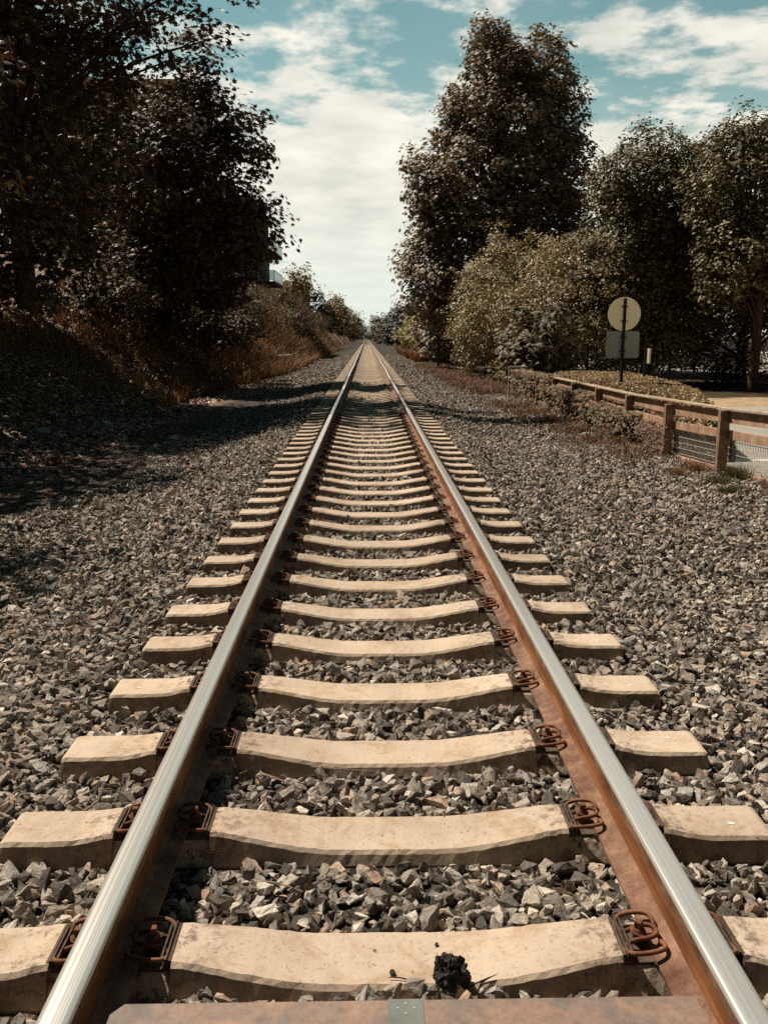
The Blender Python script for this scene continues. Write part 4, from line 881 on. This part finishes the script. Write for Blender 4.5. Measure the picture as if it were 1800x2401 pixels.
# ------------------------------------------------------------------ wooden fence with wire mesh
FX = 4.70; fy = [7.30+2.15*i for i in range(10)]
fe = empty("wooden_fence", (FX, 17, gr)); tag(fe, "low wooden fence of three rails with wire mesh along the right of the ballast", "fence")
def loc_mb(mb):  # to fence-local; the near bays climb a little
    mb.V = [(x-FX, y-17, z-gr+.037*max(0, 13.75-y)) for x, y, z in mb.V]; return mb
rf = random.Random(3)
for y in fy:
    b = MB(); b.box(FX-.035, FX+.095, y-.05, y+.05, gr-.3, .385, bev=.006); loc_mb(b).obj("post", M_post, fe)
for i in range(len(fy)-1):
    a, c = fy[i]+.052, fy[i+1]-.052; dz = rf.uniform(-.008, .008)
    b = MB(); b.box(FX+.097, FX+.135, a-.04, c+.04, .215+dz, .375, bev=.003); loc_mb(b).obj("upper_rail", M_wood, fe)
    b = MB(); b.box(FX+.097, FX+.135, a-.045, c+.045, .0+dz, .118+dz, bev=.003); loc_mb(b).obj("middle_rail", M_wood, fe)
    b = MB(); b.box(FX+.097, FX+.138, a-.05, c+.05, gr-.05, gr+.075+dz, bev=.004); loc_mb(b).obj("kerb_board", M_wood, fe)
    b = MB()
    yy_ = a
    while yy_ < c:
        b.box(FX+.146, FX+.1495, yy_, yy_+.006, gr+.05, .02); yy_ += .048
    zz_ = gr+.10
    while zz_ < .0:
        b.box(FX+.139, FX+.1445, a-.05, c+.05, zz_, zz_+.008); zz_ += .085
    loc_mb(b).obj("wire_mesh", M_wire, fe)
for i in range(0, len(fy)-1, 2):
    a, c = fy[i], fy[min(i+2, len(fy)-1)]
    b = MB(); b.box(FX+.035, FX+.17, a+.003, c-.003, .388, .418, bev=.004); loc_mb(b).obj("cap_board", M_cap, fe)

# metal gate at the far end of the fence
ge = empty("metal_gate", (4.35, 27.2, gr)); tag(ge, "narrow grey mesh gate half hidden by vines at the far end of the fence", "gate")
b = MB()
b.tube([(0, 0, 0), (0, 0, 1.02)], .03, 8); b.tube([(.55, .05, 0), (.55, .05, 1.02)], .03, 8); b.tube([(0, 0, 1.0), (.55, .05, 1.0)], .025, 8); b.tube([(.02, 0, .1), (.53, .05, .95)], .015, 6)
b.obj("gate_frame", M_wire, ge)
b = MB()
for k in range(12): b.tube([(.045*k+.02, .004*k, .1), (.045*k+.02, .004*k, 1.0)], .003, 4)
for k in range(12): b.tube([(0, .0, .1+.08*k), (.55, .05, .1+.08*k)], .003, 4)
b.obj("gate_mesh", M_wire, ge)

# round sign over a rounded plate, seen from behind
se = empty("road_sign", (5.70, 19.8, gr)); tag(se, "back of a round sign above a grey rectangular plate on a dark pole", "sign")
yaw = .0
def rrect(w_, h_, r, n=6):
    P = []
    for (cx, cz, a0) in ((w_/2-r, h_/2-r, 0), (-w_/2+r, h_/2-r, 90), (-w_/2+r, -h_/2+r, 180), (w_/2-r, -h_/2+r, 270)):
        for k in range(n+1): a = rad(a0+90*k/n); P.append((cx+r*math.cos(a), cz+r*math.sin(a)))
    return P
def plate(P, z0, mat, name, y0=.028):
    n = len(P); V = [(x, y0, z+z0) for x, z in P]+[(x, y0+.004, z+z0) for x, z in P]+[(x*.965, y0-.002, z*.965+z0) for x, z in P]
    F = [[n+k for k in range(n)], [2*n+n-1-k for k in range(n)]]+[[k, (k+1) % n, n+(k+1) % n, n+k] for k in range(n)]+[[k, 2*n+k, 2*n+(k+1) % n, (k+1) % n] for k in range(n)]
    return obj(name, V, F, mat, se)
SX = 1.0
plate([(.372*math.cos(2*math.pi*k/48), .372*math.sin(2*math.pi*k/48)) for k in range(48)], 2.42, M_signcream, "round_plate")
plate(rrect(.745, .60, .05), 1.745, M_signback, "rectangular_plate")
b = MB(); b.box(-.030, .030, -.03, .026, -.2, 2.76, bev=.004)
for z in (.9, 1.2, 1.6, 1.9, 2.3, 2.6): b.tube([(0, -.036, z), (0, -.03, z)], .012, 8)
b.obj("pole", M_darkmetal, se)
for z in (2.58, 2.26, 1.90, 1.60):
    b = MB(); b.box(-.075, .075, -.002, .024, z-.014, z+.014, bev=.002); b.tube([(-.055, -.006, z), (-.055, 0, z)], .008, 6); b.tube([(.055, -.006, z), (.055, 0, z)], .008, 6); b.obj("bracket", M_darkmetal, se)

# other posts
b = MB(); b.box(-.12, .03, -.08, .08, -.1, 1.65, bev=.01); b.tube([(.14, .1, 0), (.14, .1, 1.15)], .045, 8)
o = b.obj("marker_post", M_darkmetal); o.location = (4.36, 54, gr); tag(o, "dark short square post standing beside the olive bush", "post")
e = empty("signpost", (7.05, 22.4, gr)); tag(e, "slim dark signpost with an edge-on sign right of the round sign", "signpost")
b = MB(); b.tube([(0, 0, 0), (0, 0, 1.65)], .035, 8); b.obj("pole", M_darkmetal, e)
b = MB(); b.box(.03, .075, -.2, .2, 1.25, 1.62, bev=.004); b.obj("sign_plate", M_signcream, e)
o = MB(); o.tube([(0, 0, 0), (0, 0, 3.6)], .05, 8); o.tube([(0, 0, 3.6), (0, 0, 3.75)], .11, 10); o = o.obj("lamp_post", M_darkmetal); o.location = (13.6, 39.5, gr); tag(o, "thin dark lamp post against the speckled shrub", "lamp post")
b = MB(); b.tube([(0, 0, 0), (0, 0, .55)], .08, 10, 1); b.tube([(0, 0, .55), (0, 0, 1.25)], .14, 12, 0); o = b.obj("bollard", [M_white, M_darkmetal]); o.location = (18.3, 49, gr); tag(o, "white topped bollard in the shade under the park trees", "bollard")
for x, y, h, lb in ((-4.4, 170, 5.2, "pale tall signal post far off on the left of the rails"), (4.7, 150, 4.0, "pale thin post far off on the right of the rails"), (3.9, 205, 4.0, "white tipped post near the vanishing point on the right")):
    e = empty("signal_post", (x, y, gr)); b = MB(); b.tube([(0, 0, 0), (0, 0, h)], .09, 8); b.obj("mast", M_wire, e); b = MB(); b.box(-.3, .3, -.1, .1, h-.7, h, bev=.03); b.obj("signal_head", M_white, e); tag(e, lb, "signal post", "posts far down the line")

# bleached log and stones on the left
b = MB(); b.tube(catmull([(-1.05, 0, .06), (-.4, .02, .09), (.3, -.02, .10), (1.0, .05, .13)], 4), [.045, .06, .065, .065, .07, .07, .07, .075, .075, .08, .08, .075, .07], 10)
o = b.obj("fallen_log", M_log, None, True); o.location = (-5.35, 50.5, gz1(-5.35, 50.5)); tag(o, "bleached fallen log lying at the foot of the left bank", "log")
from mathutils import noise as mnoise
def rock(name, loc, r, mat, label, cat, seed, sub=3, amp=.25, group=None, sq=(1, 1, .8)):
    import bmesh
    bm = bmesh.new(); bmesh.ops.create_icosphere(bm, subdivisions=sub, radius=1); q = np.random.RandomState(seed); D = unit(q.normal(size=(9, 3))); h = q.uniform(.62, .95, 9)
    for v in bm.verts:
        n_ = np.array(v.co); 
        for d_, hh in zip(D, h):
            dd = n_@d_
            if dd > hh: n_ = n_-(dd-hh)*d_
        pass
        q_ = Vector(n_)*2.1+Vector((seed*1.7, 0, 0)); n_ = n_*(1+amp*.55*mnoise.noise(q_)+amp*.30*mnoise.noise(q_*2.7)+amp*.14*mnoise.noise(q_*7))
        v.co = Vector(n_*np.array(sq)*r)
    me = bpy.data.meshes.new(name); bm.to_mesh(me); bm.free(); me.materials.append(mat); o = bpy.data.objects.new(name, me); link(o); o.location = loc; tag(o, label, cat, group); return o
M_coal = simple("black_clinker", [(.3, (.010, .009, .008)), (.6, (.03, .026, .022)), (.8, (.07, .06, .05))], 60, .6, bs=1.0, bd=.01, bscale=120, spec=.5)
M_pale = simple("pale_rock", [(.3, (.30, .29, .26)), (.7, (.50, .48, .43))], 12, .9)
rock("clinker_lump", (.136, TY0-.108, -.190), 0.047, M_coal, "black pitted clinker lump resting against the first tie", "stone", 3, 5, .62, sq=(.95, .8, 1.1))
rock("pale_stone", (-5.7, 18.9, gz1(-5.7, 18.9)+.08), .16, M_pale, "pale grey rock among the fallen leaves on the left", "rock", 5, 3)
rock("flat_stone", (-6.6, 17.3, gz1(-6.6, 17.3)+.03), .2, M_pale, "flat grey rock at the edge of the shaded gravel", "rock", 6, 3, sq=(1.2, .8, .4))
rock("pebble", (.110, TY0+.045, -.217), .006, M_coal, "tiny grey pebble on the middle of the first tie", "pebble", 7, 2)
rock("burr", (-.016, TY0-.065, -.214), .009, M_coal, "small dark burr at the end of the left twig", "seed burr", 8, 2)
M_dtw = simple("dark_twig", [(.3, (.035, .018, .012)), (.7, (.10, .055, .035))], 40, .8)
def twig(P, r, label, mat=None, name="twig"):
    b = MB(); Q = catmull(P, 4); m = len(Q); b.tube(Q, [r*(1-.6*k/(m-1)) for k in range(m)], 6); tag(b.obj(name, mat or M_dtw), label, "twig", "twigs lying on the track")
ty = TY0
twig([(.062, ty-.14, -.222), (.045, ty-.112, -.215), (.015, ty-.088, -.214), (-.025, ty-.082, -.214)], .0035, "bent dark twig left of the black lump on the first tie")
twig([(.160, ty-.128, -.222), (.215, ty-.098, -.216), (.29, ty-.066, -.214), (.34, ty-.052, -.214)], .0025, "upper thin dark twig right of the black lump on the first tie")
twig([(.215, ty-.108, -.218), (.28, ty-.09, -.214), (.32, ty-.075, -.213), (.355, ty-.060, -.213)], .0025, "lower thin dark twig right of the black lump on the first tie")
twig([(-.42, 2.43, -.235), (-.36, 2.415, -.230), (-.28, 2.38, -.236)], .004, "pale twig on the stones between the first and second ties", M_twig)
twig([(-.50, 3.12, -.235), (-.41, 3.05, -.228), (-.33, 3.0, -.236)], .005, "pale twig on the stones between the second and third ties", M_twig)
twig([(-.36, 3.17, -.230), (-.20, 3.13, -.226), (-.04, 3.12, -.232)], .004, "long pale twig behind the second tie", M_twig)

# ------------------------------------------------------------------ buildings on the bank
M_siding = simple("pale_siding", [(.3, (.30, .38, .38)), (.7, (.38, .46, .45))], 2, .8, bs=0)
M_trim = simple("cream_trim", [(.3, (.50, .46, .38)), (.7, (.60, .56, .48))], 4, .8, bs=0)
M_brick = simple("red_brown_cladding", [(.3, (.10, .04, .03)), (.7, (.17, .08, .05))], 3, .9, bs=0)
def mat_glass():
    m, t, b, o = mat_base("dark_glass"); b.inputs['Base Color'].default_value = (.05, .09, .10, 1); b.inputs['Roughness'].default_value = .08; b.inputs['Specular IOR Level'].default_value = .8; return m
M_glass = mat_glass()
def mat_bglass():
    m, t, b, o = mat_base("balcony_glass"); b.inputs['Base Color'].default_value = (.45, .65, .62, 1); b.inputs['Roughness'].default_value = .1
    b.inputs['Transmission Weight'].default_value = .7; b.inputs['IOR'].default_value = 1.1; return m
M_bgl = mat_bglass()
be = empty("apartment_building", (-11.6, 92, 4)); tag(be, "pale apartment block with glass balconies behind the left trees", "building")
def bl(mb): mb.V = [(x+11.6, y-92, z-4) for x, y, z in mb.V]; return mb
b = MB(); b.box(-36, -17.5, 92, 108, 4, 25.6); bl(b).obj("tower_wall", M_siding, be)
b = MB()
for k in range(1, 27): b.box(-35.9, -17.6, 91.96, 91.999, 5+k*.75, 5.04+k*.75)
for x in (-17.5, -21.2, -26): b.box(x-.25, x+.25, 91.9, 91.955, 4, 25.6)
b.box(-36.4, -17.1, 91.5, 108.4, 25.6, 26.1)
bl(b).obj("trim", M_trim, be)
b = MB(); b.box(-17.5, -11.6, 90.5, 107, 4, 14.4); bl(b).obj("wing_wall", M_brick, be)
b = MB(); b.box(-17.8, -11.2, 90.1, 107.3, 14.4, 14.8); bl(b).obj("wing_roof", M_trim, be)
for zf in (6.9, 10.0, 13.1, 16.2, 19.3, 22.4):
    for x in (-19.3, -23.5, -28.5):
        w_ = MB(); w_.box(x-.9, x+.9, 91.86, 91.955, zf, zf+1.8); wo = bl(w_).obj("window", M_trim, be); g_ = MB(); g_.box(x-.8, x+.8, 91.83, 91.855, zf+.1, zf+1.7); go_ = bl(g_).obj("pane", M_glass, wo)
for zf in (7.2, 10.3):
    s_ = MB(); s_.box(-14.2, -9.7, 94.5, 103.5, zf-.22, zf); s_.box(-14.2, -11.62, 93.3, 94.48, zf-.22, zf); so_ = bl(s_).obj("balcony", M_brick, be)
    g_ = MB()
    for q in range(6): g_.box(-9.78, -9.74, 94.6+q*1.48, 94.6+q*1.48+1.42, zf+.08, zf+1.08)
    for q in range(2): g_.box(-11.5+q*.88, -11.5+q*.88+.82, 94.56, 94.6, zf+.08, zf+1.08)
    bl(g_).obj("glass_rail", M_bgl, so_)
    r_ = MB()
    r_.box(-9.80, -9.72, 94.5, 103.5, zf+1.09, zf+1.14); r_.box(-11.5, -9.81, 94.5, 94.58, zf+1.09, zf+1.14)
    for q in range(7): r_.box(-9.79, -9.73, 94.54+q*1.48, 94.58+q*1.48, zf+.001, zf+1.089)
    for q in range(3): r_.box(-11.56+q*.88, -11.5+q*.88, 94.5, 94.555, zf+.001, zf+1.089)
    bl(r_).obj("railing", M_darkmetal, so_)
    w_ = MB(); w_.box(-14.5, -12.2, 90.40, 90.49, zf+.2, zf+2.3); wo = bl(w_).obj("window", M_trim, be); g_ = MB(); g_.box(-14.35, -12.35, 90.36, 90.395, zf+.3, zf+2.2); bl(g_).obj("pane", M_glass, wo)
he = empty("house", (-13, 150, 5)); tag(he, "small pale flat roofed house peeping over the left bank", "house")
b = MB(); b.box(-3, 3.0, -3, 6, 0, 4.9); b.obj("wall", M_trim, he)
b = MB(); b.box(-3.5, 3.6, -3.6, 6.5, 4.9, 5.35); b.obj("roof", M_white, he)
for x in (-1.2, 1.2): b = MB(); b.box(x-.6, x+.6, -3.06, -3.004, 2.9, 4.2); b.obj("window", M_glass, he)

# ------------------------------------------------------------------ parked cars
M_carw = simple("white_car_paint", [(.4, (.62, .61, .58)), (.6, (.68, .67, .64))], 2, .3, 0, 0, spec=.6)
M_carg = simple("silver_car_paint", [(.4, (.38, .38, .36)), (.6, (.44, .44, .42))], 2, .3, .5, 0, spec=.6)
M_tyre = simple("tyre_rubber", [(.3, (.015, .014, .013)), (.7, (.03, .028, .026))], 20, .8)
def car(loc, rz, paint, label):
    e = empty("parked_car", loc, rz); tag(e, label, "car", "cars parked beyond the park trees")
    prof = [(-2.3, .35), (-2.35, .75), (-2.2, 1.0), (-1.9, 1.05), (-1.5, 1.6), (-.2, 1.68), (.45, 1.6), (1.1, 1.05), (2.0, .95), (2.3, .75), (2.33, .4), (2.2, .3), (-2.2, .28)]
    n = len(prof); V = []; 
    for y_, s_ in ((-.88, .0), (.88, .0)):
        for x, z in prof: V.append((x, y_*(1 if z < 1.1 else .82), z))
    F = [[k, (k+1) % n, n+(k+1) % n, n+k] for k in range(n)]+[[n-1-k for k in range(n)], [n+k for k in range(n)]]
    o = obj("body", V, F, paint, e); bv = o.modifiers.new("bevel", 'BEVEL'); bv.width = .06; bv.segments = 2
    b = MB()
    for s_ in (-1, 1):
        b.add([(-1.72, s_*.845, 1.12), (-1.38, s_*.75, 1.52), (.38, s_*.75, 1.54), (.85, s_*.845, 1.12), (-1.72, s_*.88, 1.12), (-1.38, s_*.775, 1.52), (.38, s_*.775, 1.54), (.85, s_*.88, 1.12)], [[0, 1, 2, 3], [7, 6, 5, 4], [0, 4, 5, 1], [1, 5, 6, 2], [2, 6, 7, 3], [3, 7, 4, 0]])
    b.add([(.55, -.66, 1.58), (.55, .66, 1.58), (1.06, .76, 1.12), (1.06, -.76, 1.12)], [[0, 1, 2, 3]])
    b.obj("side_glass", M_glass, e)
    for x in (-1.4, 1.45):
        for s_ in (-1, 1):
            w_ = MB(); w_.tube([(x, s_*.70, .34), (x, s_*.915, .34)], .34, 22); wh = w_.obj("wheel", M_tyre, e); r_ = MB(); r_.tube([(x, s_*.916, .34), (x, s_*.925, .34)], .2, 14); r_.obj("rim", M_wire, wh)
    for s_ in (-1, 1): h_ = MB(); h_.box(2.29, 2.36, s_*.72-.14, s_*.72+.14, .66, .80, bev=.01); h_.obj("headlight", M_white, e)
cz = rz+.0
car((16.3, 55, cz), 0, M_carw, "white parked car glimpsed under the bush behind the round sign")
car((20.6, 54, cz), math.pi*.8, M_carg, "pale silver parked car between the slim signpost and the lamp post")
car((27.8, 56, cz), 0, M_carw, "white parked car at the right edge beyond the forked trunk")
